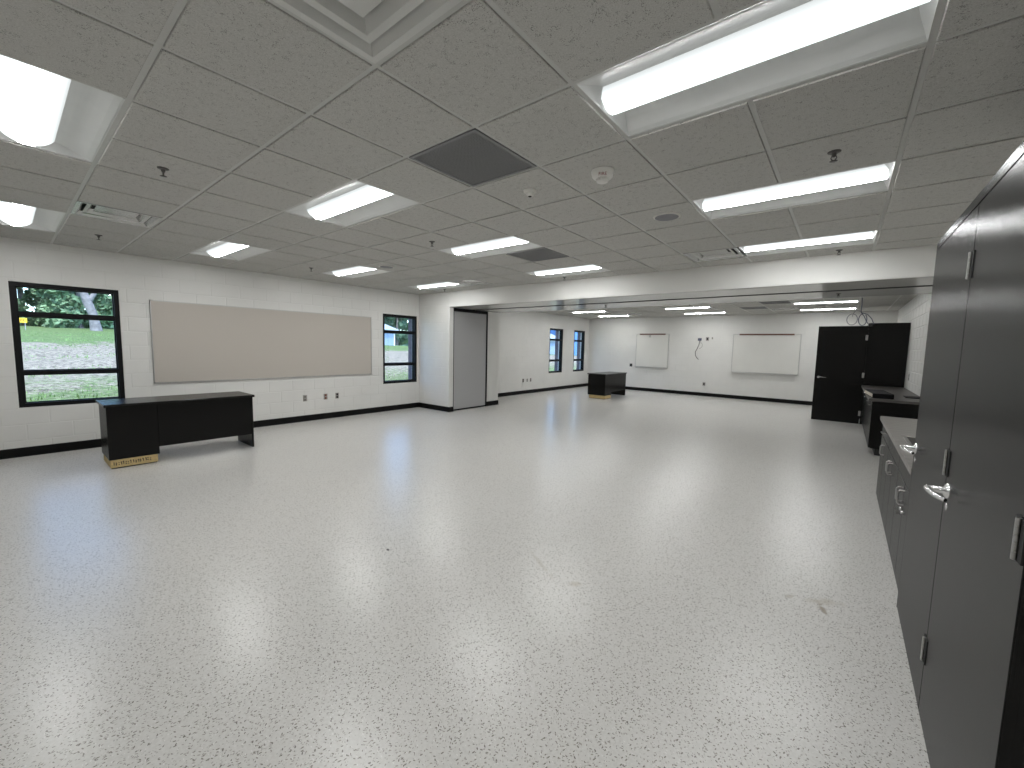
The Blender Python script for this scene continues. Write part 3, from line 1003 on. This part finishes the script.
# ---------------------------------------------------------------- outlets
def plate_x(x, y, z, s, label, group, face, w=0.075, h=0.118, name='wall_outlet', two=True):
    t = thing(name, label, 'outlet', (x, y, z), group)
    obj('cover_plate', MB().box((x, y - w / 2, z - h / 2), (x + s * 0.008, y + w / 2, z + h / 2), 0.002), M['steel_plate'], t)
    for dz in ((-0.028, 0.028) if two else (0.0,)):
        obj('socket', MB().box((x + s * 0.006, y - 0.018, z + dz - 0.019), (x + s * 0.0105, y + 0.018, z + dz + 0.019), 0.002), face, t)
    return t
xw = XL + PROUD
plate_x(xw, 1.313, 0.447, 1, 'steel wall outlet low under the tack board, leftmost of three', 'outlets under the tack board', M['grey_plastic'])
plate_x(xw, 1.716, 0.447, 1, 'wall outlet with brown red socket under the tack board, middle of three', 'outlets under the tack board', M['red_plastic'])
plate_x(xw, 1.957, 0.447, 1, 'dark wall outlet under the tack board, nearest the second window', 'outlets under the tack board', M['dark_plastic'])
plate_x(xw, 8.234, 0.44, 1, 'low wall outlet in the far room, leftmost of three left of the far windows', 'far outlets', M['dark_plastic'], w=0.085)
plate_x(xw, 8.45, 0.44, 1, 'small low wall outlet in the far room, middle of three', 'far outlets', M['grey_plastic'], w=0.06, h=0.10)
plate_x(xw, 8.64, 0.44, 1, 'low wall outlet in the far room, nearest the far windows', 'far outlets', M['dark_plastic'], w=0.075)
plate_x(XR - PROUD, 8.80, 1.10, -1, 'wall outlet on the right hand block wall above the far counter', None, M['dark_plastic'], w=0.085, h=0.13)
def plate_y(x, z, label, face, w=0.075, h=0.118, cat='outlet', name='wall_outlet', plate='steel_plate', depth=0.008):
    yw = YF - PROUD
    t = thing(name, label, cat, (x, yw, z))
    obj('cover_plate', MB().box((x - w / 2, yw - depth, z - h / 2), (x + w / 2, yw, z + h / 2), 0.002), M[plate], t)
    obj('socket', MB().box((x - w * 0.25, yw - depth - 0.004, z - h * 0.3), (x + w * 0.25, yw - depth + 0.001, z + h * 0.3), 0.002), face, t)
    return t
plate_y(-6.38, 0.932, 'black wall outlet left of the smaller whiteboard, above the far desk', M['dark_plastic'], 0.10, 0.11, plate='dark_plastic')
plate_y(-3.783, 0.408, 'low wall outlet on the far wall between the whiteboards', M['dark_plastic'], 0.09, 0.12)
plate_y(-3.764, 1.919, 'high wall outlet on the far wall, right of the hanging cable', M['dark_plastic'], 0.10, 0.13)
plate_y(-3.612, 1.945, 'tiny grey wall jack high on the far wall, right of the high outlet', M['grey_plastic'], 0.045, 0.07, cat='jack', name='wall_jack')
yw = YF - PROUD
t = thing('hanging_cable', 'dark cable hanging in a loop from a box high on the far wall', 'cable', (-4.0, yw, 1.9))
obj('cable_box', MB().box((-4.055, yw - 0.05, 1.86), (-3.945, yw, 1.945), 0.006), M['cable_blue'], t)
obj('cable', MB().tube([(-4.0, yw - 0.03, 1.87), (-4.01, yw - 0.03, 1.74), (-4.06, yw - 0.025, 1.6), (-4.12, yw - 0.02, 1.48), (-4.11, yw - 0.02, 1.36), (-4.06, yw - 0.02, 1.28), (-4.00, yw - 0.02, 1.23)], 0.011, 8), M['grey_plastic'], t)
lp = [(-3.985 + 0.09 * math.sin(k * math.pi / 8) - 0.02 * (k / 8), yw - 0.03, 1.80 - 0.10 * (1 - math.cos(k * math.pi / 8)) + 0.06 * (k == 0)) for k in range(9)]
obj('thin_wire', MB().tube(lp, 0.005, 6), M['grey_plastic'], t)

# ---------------------------------------------------------------- desks
def desk(ox, oy, label, group):
    """origin at the middle of the footprint; the front (modesty side) faces +x, pedestal at -y"""
    t = thing('office_desk', label, 'desk', (ox, oy, 0), group)
    D, L, H = 0.62, 1.545, 0.760
    xf, yl, yr = ox + D / 2, oy - L / 2, oy + L / 2
    obj('desk_top', MB().box((ox - D / 2, yl, H - 0.032), (xf, yr, H), 0.004), M['laminate_h'], t)
    f = xf - 0.022
    bk = ox - D / 2 + 0.02
    yp0, yp1 = yl + 0.02, yl + 0.475
    obj('pedestal', MB().box((bk + 0.022, yp0, 0.105), (f, yp1, H - 0.033), 0.003), M['laminate_v'], t)
    for z0, z1 in ((0.112, 0.40), (0.405, 0.56), (0.565, 0.72)):
        dr = obj('drawer', MB().box((bk, yp0 + 0.004, z0), (bk + 0.021, yp1 - 0.004, z1), 0.002), M['laminate_v'], t)
        zc = z1 - 0.04
        obj('pull', MB().tube([(bk, oy - 0.6 - 0.05, zc), (bk - 0.028, oy - 0.6 - 0.045, zc), (bk - 0.028, oy - 0.6 + 0.045, zc), (bk, oy - 0.6 + 0.05, zc)], 0.005, 6), M['hinge'], dr)
    obj('modesty_panel', MB().box((f - 0.019, yp1 + 0.001, 0.195), (f, yr - 0.045, H - 0.033), 0.002), M['laminate_v'], t)
    obj('end_panel', MB().box((bk, yr - 0.044, 0.004), (f, yr - 0.020, H - 0.033), 0.002), M['laminate_v'], t)
    gl = MB()
    for xx in (bk + 0.05, f - 0.05):
        gl.lathe([(0.014, 0.0), (0.014, 0.005)], (xx, yr - 0.032, 0.0), n=10)
    obj('floor_glide', gl, M['white_plastic'], t)
    st = obj('base_strip', MB().box((bk + 0.05, yp0 + 0.01, 0.012), (f - 0.003, yp1 - 0.02, 0.104), 0.002), M['raw_wood'], t, 'raw tan wood strip under the pedestal')
    obj('base_shim', MB().box((bk + 0.06, yp0 + 0.018, 0.0), (f - 0.012, yp1 - 0.03, 0.012)), M['toe'], t)
    return t, st, f, yp0
DX = -6.695 - 0.31 + 0.012
t1, st, f, yp0 = desk(DX, -0.845, 'black office desk near the left window, on a tan wood strip with black writing', 'black office desks')
random.seed(3)
mk = MB()
xk = f - 0.003 + 0.0006
yy = yp0 + 0.035
while yy < yp0 + 0.36:
    w = random.uniform(0.006, 0.016)
    zc = 0.060 + random.uniform(-0.006, 0.006)
    kind = random.random()
    if kind < 0.4:
        mk.box((xk - 0.001, yy, zc - 0.019), (xk, yy + 0.008, zc + 0.019))
        mk.box((xk - 0.001, yy + 0.004, zc - 0.005), (xk, yy + w, zc + 0.005))
    elif kind < 0.75:
        mk.box((xk - 0.001, yy, zc + 0.006), (xk, yy + w, zc + 0.017))
        mk.box((xk - 0.001, yy + w * 0.4, zc - 0.019), (xk, yy + w * 0.4 + 0.008, zc + 0.013))
    else:
        mk.box((xk - 0.001, yy, zc - 0.016), (xk, yy + w, zc - 0.006))
        mk.box((xk - 0.001, yy, zc + 0.005), (xk, yy + w, zc + 0.015))
    yy += w + random.uniform(0.003, 0.014)
obj('marking', mk, M['ink'], st)
desk(-5.68 - 0.31 + 0.012, 9.76, 'black office desk in the far room, below the far windows', 'black office desks')
tag(obj('debris_chip', MB().box((-2.712, -0.590, 0.0), (-2.690, -0.577, 0.006), 0.002), M['dark_plastic'], org=(-2.702, -0.583, 0)),
    'tiny dark chip lying on the pale floor in the foreground', 'debris')

# ---------------------------------------------------------------- tall cabinets
XC = 0.19
def hinge(mb, x, y, z, h=0.105):
    """butt hinge: leaves either side of the joint and a knuckle"""
    mb.box((x - 0.004, y + 0.007, z - h / 2), (x, y + 0.034, z + h / 2))
    mb.box((x - 0.004, y - 0.034, z - h / 2), (x, y - 0.007, z + h / 2))
    for k in range(5):
        z0 = z - h / 2 + k * h / 5
        mb.lathe([(0.0062, 0.0008), (0.0062, h / 5 - 0.0008)], (x - 0.007, y, z0), n=10)
    return mb
def lever(x, y, z, dx, dy, lx, ly):
    """rose on the face at (x,y,z), neck along (dx,dy), lever blade along (lx,ly)"""
    mb = MB()
    ax = 'x' if dx else 'y'
    s = dx + dy
    mb.lathe([(0.030, 0.0), (0.030, s * 0.006), (0.022, s * 0.012), (0.013, s * 0.014), (0.012, s * 0.058)], (x, y, z), axis=ax, n=20)
    pts, rs = [], []
    for k in range(9):
        q = k / 8
        out = 0.060 - 0.034 * q ** 4
        pts.append((x + dx * out + lx * 0.135 * q, y + dy * out + ly * 0.135 * q, z + 0.004 * math.sin(q * math.pi) - 0.006 * q))
        rs.append(0.011 - 0.003 * q)
    mb.tube(pts, rs, 10)
    return mb
def lever_plate(x, y, z, s):
    return MB().box((x, y - 0.02, z - 0.06), (x + s * 0.003, y + 0.02, z + 0.06))

Y0, Y1, YS = -0.838, 1.036, 0.090
HT = 2.158
t = thing('tall_cabinet', 'tall black laminate cabinet with two full height doors along the right edge', 'cabinet', (0.52, 0.1, 0))
carc = MB()
carc.box((XC + 0.003, Y0, 0), (XR - 0.010, Y0 + 0.03, HT), 0.001).box((XC + 0.003, Y1 - 0.03, 0), (XR - 0.010, Y1, HT), 0.001)
carc.box((XC + 0.003, Y0 + 0.03, HT - 0.04), (XR - 0.010, Y1 - 0.03, HT)).box((XR - 0.03, Y0 + 0.03, 0.0), (XR - 0.010, Y1 - 0.03, HT - 0.04))
carc.box((XC + 0.06, Y0 + 0.03, 0.0), (XR - 0.03, Y1 - 0.03, 0.02)).box((XC + 0.06, YS - 0.012, 0.02), (XR - 0.03, YS + 0.012, HT - 0.04))
obj('carcass', carc, M['laminate_v'], t)
for z in (0.5, 0.95, 1.4, 1.8):
    for ya, yb in ((Y0 + 0.03, YS - 0.012), (YS + 0.012, Y1 - 0.03)):
        obj('shelf', MB().box((XC + 0.07, ya, z), (XR - 0.03, yb, z + 0.02)), M['laminate_h'], t)
obj('top_rail', MB().box((XC, Y0, 2.118), (XC + 0.04, Y1, HT), 0.001), M['laminate_v'], t)
for ya, yb in ((Y1 - 0.010, Y1),):
    obj('stile', MB().box((XC, ya, 0.0), (XC + 0.04, yb, 2.117), 0.001), M['laminate_v'], t)
for (ya, yb) in ((YS + 0.004, Y1 - 0.012), (Y0 + 0.003, YS - 0.003)):
    d = obj('door', MB().box((XC, ya, 0.008), (XC + 0.042, yb, 2.112), 0.0015), M['laminate_v'], t)
    yh = max(ya - 0.003, Y0 + 0.040)
    for z in (0.285, 1.095, 1.880):
        hm = obj('hinge', hinge(MB(), XC, yh, z), [M['hinge'], M['hinge_shade']], d).data
        for q, pg in enumerate(hm.polygons):
            pg.material_index = 1 if q < 12 else 0  # leaves take the painted shadow black, knuckles stay chrome
    obj('lever_handle', lever(XC, yb - 0.065, 0.995, -1, 0, 0, -1), M['chrome'], d)
    obj('keyhole', MB().lathe([(0.014, 0.0), (0.014, -0.003), (0.004, -0.004)], (XC, yb - 0.065, 0.93), axis='x', n=14), M['chrome'], d)

# far tall cabinet with its near door swung out into the room
YA, YE = 9.40, 11.25
HT2 = 2.19
t = thing('tall_cabinet', 'tall black cabinet in the far room with one door swung open', 'cabinet', (0.52, 10.3, 0))
carc = MB()
carc.box((XC + 0.003, YA, 0), (XR - 0.010, YA + 0.03, HT2), 0.001).box((XC + 0.003, YE - 0.03, 0), (XR - 0.010, YE, HT2), 0.001)
carc.box((XC + 0.003, YA + 0.03, HT2 - 0.04), (XR - 0.010, YE - 0.03, HT2)).box((XR - 0.03, YA + 0.03, 0.0), (XR - 0.010, YE - 0.03, HT2 - 0.04))
carc.box((XC + 0.06, YA + 0.03, 0.0), (XR - 0.03, YE - 0.03, 0.02))
obj('carcass', carc, M['laminate_v'], t)
for z in (0.5, 0.95, 1.4, 1.8):
    obj('shelf', MB().box((XC + 0.07, YA + 0.03, z), (XR - 0.03, YE - 0.03, z + 0.02)), M['laminate_h'], t)
d = obj('door', MB().box((XC - 0.855, YA - 0.045, 0.008), (XC - 0.006, YA - 0.003, 2.132), 0.002), M['laminate_v'], t, 'door standing open across the room')
for z in (0.24, 1.07, 1.88):
    obj('hinge', MB().box((XC - 0.034, YA - 0.050, z - 0.055), (XC - 0.008, YA - 0.045, z + 0.055)).lathe([(0.009, -0.055), (0.009, 0.055)], (XC - 0.002, YA - 0.052, z), n=10), M['hinge'], d)
obj('lever_handle', lever(XC - 0.855 + 0.075, YA - 0.045, 0.99, 0, -1, 1, 0), M['chrome'], d)
d2 = obj('door', MB().box((XC, YA + 0.93, 0.008), (XC + 0.042, YE - 0.004, 2.132), 0.002), M['laminate_v'], t)
obj('lever_handle', lever(XC, YA + 0.99, 0.99, -1, 0, 0, 1), M['chrome'], d2)

# ---------------------------------------------------------------- base cabinets and worktops
def d_pull(x, y, z, vertical, ln=0.096):
    h = ln / 2
    if vertical:
        pts = [(x, y, z - h), (x - 0.024, y, z - h), (x - 0.033, y, z - h + 0.012), (x - 0.033, y, z + h - 0.012), (x - 0.024, y, z + h), (x, y, z + h)]
    else:
        pts = [(x, y - h, z), (x - 0.024, y - h, z), (x - 0.033, y - h + 0.012, z), (x - 0.033, y + h - 0.012, z), (x - 0.024, y + h, z), (x, y + h, z)]
    return MB().tube(pts, 0.005, 8)
XB = 0.212                                       # face of the base cabinets
CT = 0.86                                        # worktop height
def base_unit(y0, y1, label, group, kind, toe=0.0, locks=False):
    t = thing('base_cabinet', label, 'cabinet', (0.52, (y0 + y1) / 2, 0), group)
    bd = MB()
    xa, xb, zt0, zt1 = XB + 0.021, XR - 0.010, toe, CT - 0.041
    bd.box((xa, y0 + 0.001, zt0), (xb, y0 + 0.019, zt1), 0.001).box((xa, y1 - 0.019, zt0), (xb, y1 - 0.001, zt1), 0.001)
    bd.box((xb - 0.012, y0 + 0.019, zt0), (xb, y1 - 0.019, zt1)).box((xa, y0 + 0.019, zt0), (xb - 0.012, y1 - 0.019, zt0 + 0.018))
    bd.box((xa, y0 + 0.019, zt1 - 0.05), (xa + 0.018, y1 - 0.019, zt1))
    obj('body', bd, M['laminate_v'], t)
    if toe:
        obj('toe_kick', MB().box((XB + 0.08, y0 + 0.001, 0), (XR - 0.02, y1 - 0.001, toe)), M['toe'], t)
    zt = 0.665
    if kind == 'sink':
        obj('false_front', MB().box((XB, y0 + 0.003, zt + 0.003), (XB + 0.020, y1 - 0.003, CT - 0.045), 0.002), M['laminate_v'], t)
    elif kind in ('drawer_door', 'plain_door'):
        dr = obj('drawer', MB().box((XB, y0 + 0.003, zt + 0.003), (XB + 0.020, y1 - 0.003, CT - 0.045), 0.002), M['laminate_v'], t)
        obj('pull', d_pull(XB, (y0 + y1) / 2, 0.745, False), M['chrome'] if kind == 'plain_door' else M['hinge'], dr)
    if True:
        ym = (y0 + y1) / 2
        for s, (ya, yb) in ((1, (y0 + 0.003, ym - 0.003)), (-1, (ym + 0.003, y1 - 0.003))):
            dd = obj('door', MB().box((XB, ya, toe + 0.008), (XB + 0.020, yb, zt - 0.003), 0.002), M['laminate_v'], t)
            yp = ym - s * 0.045
            if kind == 'sink' or (kind == 'drawer_door' and s == 1):
                obj('pull', d_pull(XB, yp, 0.575, True), M['hinge'], dd)
            if locks:
                obj('lock', MB().lathe([(0.011, 0.0), (0.011, -0.010), (0.008, -0.012)], (XB, yp, 0.475), axis='x', n=12).box((XB - 0.035, yp - 0.0015, 0.458), (XB - 0.010, yp + 0.0015, 0.482)), M['chrome'], dd)
    return t
base_unit(1.040, 1.92, 'grey looking sink base with two keyed doors, right beside the tall cabinet', 'base cabinets under the near worktop', 'sink', locks=True)
base_unit(1.92, 2.80, 'middle base cabinet under the near worktop, with paired pulls', 'base cabinets under the near worktop', 'sink')
base_unit(2.80, 3.66, 'base cabinet at the far end of the near worktop, below a drawer', 'base cabinets under the near worktop', 'drawer_door')
# near worktop with its cut-out for the sink
SX0, SX1, SY0, SY1 = 0.27, 0.70, 1.62, 2.30
wt = MB()
xa, xb, ya, yb, z0, z1 = 0.186, XR - 0.010, 1.038, 3.69, CT - 0.040, CT
wt.box((xa, ya, z0), (SX0, yb, z1), 0.0).box((SX1, ya, z0), (xb, yb, z1)).box((SX0, ya, z0), (SX1, SY0, z1)).box((SX0, SY1, z0), (SX1, yb, z1))
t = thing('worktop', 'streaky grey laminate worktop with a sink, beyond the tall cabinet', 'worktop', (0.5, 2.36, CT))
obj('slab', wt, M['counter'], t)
t = thing('sink', 'stainless steel drop in sink in the near worktop', 'sink', (0.485, 1.96, CT))
rim = MB()
for a, b_ in (((SX0 - 0.02, SY0 - 0.02), (SX0 + 0.004, SY1 + 0.02)), ((SX1 - 0.004, SY0 - 0.02), (SX1 + 0.02, SY1 + 0.02)), ((SX0, SY0 - 0.02), (SX1, SY0 + 0.004)), ((SX0, SY1 - 0.004), (SX1, SY1 + 0.02))):
    rim.box((a[0], a[1], CT), (b_[0], b_[1], CT + 0.004), 0.001)
obj('rim', rim, M['steel'], t)
bs = MB()
c0, c1 = (SX0 + 0.002, SY0 + 0.002), (SX1 - 0.002, SY1 - 0.002)
q0, q1 = (SX0 + 0.03, SY0 + 0.03), (SX1 - 0.03, SY1 - 0.03)
def rect(c, d, z):
    return [(c[0], c[1], z), (d[0], c[1], z), (d[0], d[1], z), (c[0], d[1], z)]
bs.add(rect(c0, c1, CT + 0.001) + rect(q0, q1, CT - 0.16), [(0, 1, 5, 4), (1, 2, 6, 5), (2, 3, 7, 6), (3, 0, 4, 7), (4, 5, 6, 7)])
obj('basin', bs, M['steel'], t)
obj('drain', MB().lathe([(0.04, 0.0), (0.04, 0.003), (0.02, 0.002)], (0.485, 1.96, CT - 0.16), n=18), M['chrome'], t)

# far counter
FY0, FY1 = 5.93, 9.345
FYS = (FY0, 6.55, 7.25, 8.20, FY1)
for k in range(4):
    nm = ['nearest the camera', 'second from the near end', 'third from the near end', 'against the open black door'][k]
    base_unit(FYS[k], FYS[k + 1], 'black base cabinet under the far worktop, %s' % nm, 'base cabinets under the far worktop', 'plain_door', toe=0.10)
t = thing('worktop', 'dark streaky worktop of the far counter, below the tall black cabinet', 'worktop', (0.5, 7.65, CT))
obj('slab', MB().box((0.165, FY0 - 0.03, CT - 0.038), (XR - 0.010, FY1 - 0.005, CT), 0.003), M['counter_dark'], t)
# thick book at the front edge of the far counter
t = thing('book', 'thick black covered book with cream page edges on the far worktop', 'book', (0.29, 6.5, CT))
obj('pages', MB().box((0.185, 6.09, CT + 0.008), (0.42, 6.98, CT + 0.062)), M['paper'], t)
obj('front_cover', MB().box((0.178, 6.07, CT + 0.062), (0.425, 6.99, CT + 0.072), 0.002), M['book_cover'], t)
obj('back_cover', MB().box((0.178, 6.07, CT), (0.425, 6.99, CT + 0.008), 0.002), M['book_cover'], t)
obj('spine', MB().box((0.178, 6.07, CT + 0.008), (0.425, 6.088, CT + 0.062), 0.002), M['book_cover'], t)
for ch in t.children:
    ch.matrix_local = Matrix.Rotation(math.radians(4.5), 4, 'Z')
tag(obj('folder', MB().box((0.62, 6.5, CT), (0.82, 6.85, CT + 0.012), 0.002), M['book_cover'], org=(0.72, 6.67, CT)), 'thin black folder lying on the far worktop by the block wall', 'folder')

# data cables hanging in coils from the far ceiling
t = thing('coiled_cable', 'blue grey data cables hanging in coils from the ceiling above the black door', 'cable', (0.05, 8.9, ZC2))
y = 8.9
obj('drop', MB().tube([(0.03, y, ZC2 + 0.004), (0.035, y, 2.55), (0.03, y, 2.44), (0.04, y, 2.38)], 0.008, 8), M['cable_blue'], t)
def coil(cx, cz, rx, rz, a0, a1, yy, r=0.008):
    return MB().tube([(cx + rx * math.cos(a0 + (a1 - a0) * k / 28), yy + 0.02 * math.sin(k / 28 * 6), cz + rz * math.sin(a0 + (a1 - a0) * k / 28)) for k in range(29)], r, 6)
obj('loop', coil(-0.10, 2.245, 0.085, 0.115, 0.3, 6.6, y), M['cable_grey'], t)
obj('loop', coil(0.07, 2.24, 0.065, 0.12, 1.9, 7.2, y + 0.03), M['cable_blue'], t)
obj('loop', coil(-0.02, 2.28, 0.08, 0.15, 0.8, 3.0, y - 0.03, 0.006), M['cable_grey'], t)
obj('tail', MB().tube([(0.04, y, 2.38), (0.09, y, 2.30), (0.13, y, 2.2), (0.17, y + 0.02, 2.14)], 0.008, 6), M['cable_blue'], t)
obj('tail', MB().tube([(0.04, y, 2.38), (0.14, y, 2.34), (0.21, y, 2.25), (0.25, y, 2.14)], 0.008, 6), M['cable_blue'], t)
obj('plug', MB().box((0.195, y - 0.02, 2.10), (0.235, y + 0.02, 2.165), 0.004), M['dark_plastic'], t)

# ---------------------------------------------------------------- outdoors
def lawn_z(X, Y):
    top = 1.86 if Y < 6 else (1.86 - (Y - 6) * 0.033 if Y < 22 else 1.33 - (Y - 22) * 0.030)
    tt = (-8.54 - X) / (34 - 8.54)
    return 0.30 + (top - 0.30) * min(tt, 1.15)
mb = MB()
nx, ny = 56, 90
for i in range(nx + 1):
    for j in range(ny + 1):
        X = -8.54 - 52.0 * i / nx
        Y = -34 + 130.0 * j / ny
        mb.v.append((X, Y, lawn_z(X, Y) + (0.03 * math.sin(X * 1.7 + Y) if i else 0)))
for i in range(nx):
    for j in range(ny):
        a = i * (ny + 1) + j
        mb.f.append((a, a + 1, a + ny + 2, a + ny + 1))
        mb.sm.append(True)
struct('ground', mb, M['lawn'])
random.seed(11)
tf = MB()
for k in range(5200):
    X = -8.9 - 24 * random.random() ** 1.6
    Y = random.uniform(-6, 1.5) if k % 2 else random.uniform(3, 24)
    z = lawn_z(X, Y) + 0.0
    for q in range(3):
        a = random.uniform(0, 6.28)
        h = random.uniform(0.02, 0.055)
        w = random.uniform(0.006, 0.014)
        dx, dy = math.cos(a), math.sin(a)
        px, py = X + random.uniform(-0.08, 0.08), Y + random.uniform(-0.08, 0.08)
        tf.add([(px - dy * w, py + dx * w, z - 0.03), (px + dy * w, py - dx * w, z - 0.03), (px + dx * h * 0.6, py + dy * h * 0.6, z + h)], [(0, 1, 2)])
me = bpy.data.meshes.new('grass_tufts')
me.from_pydata(tf.v, [], tf.f)
me.materials.append(M['tuft'])
o = link('grass_tufts', me)
o['kind'] = 'stuff'
tag(o, 'short grass tufts scattered over the sunny lawn outside the windows', 'grass')

def crown_mesh(name, mat, seed, R, H, n):
    rnd = random.Random(seed)
    vs_, fs = [], []
    blobs = []
    for k in range(40):
        a = rnd.uniform(0, 6.28)
        h = rnd.uniform(0.0, 1.0) ** 1.2
        rr = R * (0.35 + 0.65 * math.sin(math.pi * min(0.95, 0.25 + h * 0.7))) * rnd.uniform(0.3, 1.0)
        blobs.append((rr * math.cos(a), rr * math.sin(a), h * H, rnd.uniform(0.55, 1.1) * R * 0.42))
    for k in range(n):
        bx, by, bz, br = rnd.choice(blobs)
        d = Vector((rnd.gauss(0, 1), rnd.gauss(0, 1), rnd.gauss(0, 0.8))).normalized() * br * rnd.uniform(0.5, 1.0)
        c = Vector((bx, by, bz)) + d
        u = Vector((rnd.gauss(0, 1), rnd.gauss(0, 1), rnd.gauss(0, 1))).normalized()
        v = u.orthogonal().normalized()
        s = rnd.uniform(0.10, 0.24)
        i0 = len(vs_)
        vs_ += [c - u * s, c + v * s * 0.6, c + u * s, c - v * s * 0.6]
        fs.append((i0, i0 + 1, i0 + 2, i0 + 3))
    me = bpy.data.meshes.new(name)
    me.from_pydata([tuple(p) for p in vs_], [], fs)
    me.materials.append(mat)
    return me
CR = [crown_mesh('foliage', M['leaf_a'], 1, 1.75, 8.8, 11000), crown_mesh('foliage', M['leaf_b'], 2, 1.75, 8.4, 11000)]
TR = MB().tube([(0, 0, -0.4), (0.05, 0, 1.5), (0.0, 0.1, 3.5), (0.1, 0.0, 6.0)], [0.22, 0.17, 0.13, 0.06], 8).mesh('trunk', M['bark'])
rnd = random.Random(5)
CLUMPS = [('behind the lawn of the left window', -39.5, [-8.2, -3.6, 1.0, 5.6, 10.2]), ('far behind the lawn of the left window', -46.0, [-5.9, -1.3, 3.3, 7.9]),
          ('behind the house of the second window', -43.5, [14.9, 19.5, 24.1, 28.7, 33.3]), ('far behind the house of the second window', -50.0, [17.2, 21.8, 26.4, 31.0]),
          ('behind the houses of the far windows', -45.5, [44.0, 48.6, 53.2, 57.8, 62.4, 67.0]), ('far behind the houses of the far windows', -52.0, [46.3, 50.9, 55.5, 60.1, 64.7])]
CLUMPS += [('in the back row beyond the left window', -52.5, [-8.4, -3.8, 0.8, 5.4]), ('in the back row beyond the second window', -56.5, [15.0, 19.6, 24.2, 28.8, 33.4, 38.0]),
           ('in the back row beyond the far windows', -58.5, [48.6, 53.2, 57.8, 62.4, 67.0, 71.6, 76.2])]
ORD = ['first', 'second', 'third', 'fourth', 'fifth', 'sixth', 'seventh']
for where, X0, ys_ in CLUMPS:
    for q, Y in enumerate(ys_):
        X = X0 + rnd.uniform(-0.4, 0.4)
        k = (q + int(abs(X0))) % 2
        z = lawn_z(X, Y) - 0.3
        t = thing('tree', '%s tree %s, %s from the left' % (('dense dark', 'paler bushy')[k], where, ORD[q]), 'tree', (X, Y, z), 'trees ' + where)
        t.rotation_euler = (0, 0, rnd.choice((0.0, math.pi / 2, math.pi, -math.pi / 2)))
        o = link('foliage', CR[k], t)
        o['kind'] = 'stuff'
        link('trunk', TR, t)
# the bare pale trunk in front of the trees
TX, TY = -35.5, 1.30
z = lawn_z(TX, TY)
t = thing('bare_tree', 'pale bare forked tree trunk seen through the left window', 'tree', (TX, TY, z))
obj('trunk', MB().tube([(TX, TY + 0.05, z - 0.3), (TX, TY, z + 0.3), (TX, TY - 0.08, z + 1.0), (TX, TY - 0.28, z + 1.7), (TX, TY - 0.45, z + 2.4), (TX, TY - 0.8, z + 3.6), (TX, TY - 1.0, z + 5.5)], [0.32, 0.25, 0.21, 0.22, 0.16, 0.12, 0.06], 12), M['bark'], t)
obj('branch', MB().tube([(TX, TY - 0.28, z + 1.6), (TX, TY + 0.10, z + 2.3), (TX, TY + 0.35, z + 3.0), (TX, TY + 0.6, z + 4.5)], [0.16, 0.11, 0.09, 0.04], 10), M['bark'], t)

# yellow yard sign
SX, SY = -34.0, -1.62
z = lawn_z(SX, SY)
t = thing('yard_sign', 'small yellow yard sign with dark red lettering, at the left of the left window', 'sign', (SX, SY, z))
obj('sign_panel', MB().box((SX - 0.01, SY - 0.20, 2.22), (SX + 0.01, SY + 0.22, 2.47), 0.004), M['yellow'], t)
lt = MB()
for k in range(3):
    y0 = SY - 0.10 + k * 0.085
    lt.box((SX + 0.0095, y0, 2.30), (SX + 0.013, y0 + 0.018, 2.39)).box((SX + 0.0095, y0, 2.37), (SX + 0.013, y0 + 0.06, 2.39)).box((SX + 0.0095, y0, 2.335), (SX + 0.013, y0 + 0.05, 2.352))
obj('lettering', lt, M['red_ink'], t)
for dy in (-0.12, 0.14):
    obj('stake', MB().box((SX - 0.015, SY + dy - 0.015, z - 0.2), (SX + 0.015, SY + dy + 0.015, 2.23)), M['wood_post'], t)

# neighbours
def house(name, X, Y0, Y1, zb, zt, depth, wall, label):
    t = thing(name, label, 'building', (X, (Y0 + Y1) / 2, zb))
    obj('walls', MB().box((X - depth, Y0, zb - 1.0), (X, Y1, zt)), wall, t)
    h = (zt - zb) * 0.42
    ym = 0.35
    obj('roof', MB().prism([(X + ym, zt - 0.08), (X - depth / 2, zt + h), (X - depth - ym, zt - 0.08), (X - depth - ym, zt + 0.02), (X - depth / 2, zt + h + 0.12), (X + ym, zt + 0.02)], 'y', Y0 - 0.4, Y1 + 0.3), M['house_roof'], t)
    n = max(1, int((Y1 - Y0) / 2.6))
    for k in range(n):
        yc = Y0 + (Y1 - Y0) * (k + 0.5) / n
        hh = (zt - zb)
        w = obj('window', MB().box((X, yc - 0.45, zb + hh * 0.40), (X + 0.05, yc + 0.45, zb + hh * 0.80)), M['white_metal'], t)
        obj('pane', MB().box((X + 0.045, yc - 0.38, zb + hh * 0.44), (X + 0.06, yc + 0.38, zb + hh * 0.76)), M['house_glass'], w)
    obj('corner_post', MB().box((X, Y1 - 0.12, zb - 0.5), (X + 0.06, Y1 + 0.02, zt)), M['white_metal'], t)
    return t
house('house', -36.0, 16.0, 22.9, 1.42, 2.95, 5.0, M['house_wall'], 'pale blue grey low house seen through the second window')
house('house', -37.0, 50.0, 56.5, -0.2, 2.6, 5.0, M['house_wall'], 'pale low house seen through the first far window')
house('house', -36.0, 58.2, 63.0, 0.4, 5.2, 5.0, M['house_blue'], 'bright blue house seen through the last far window')
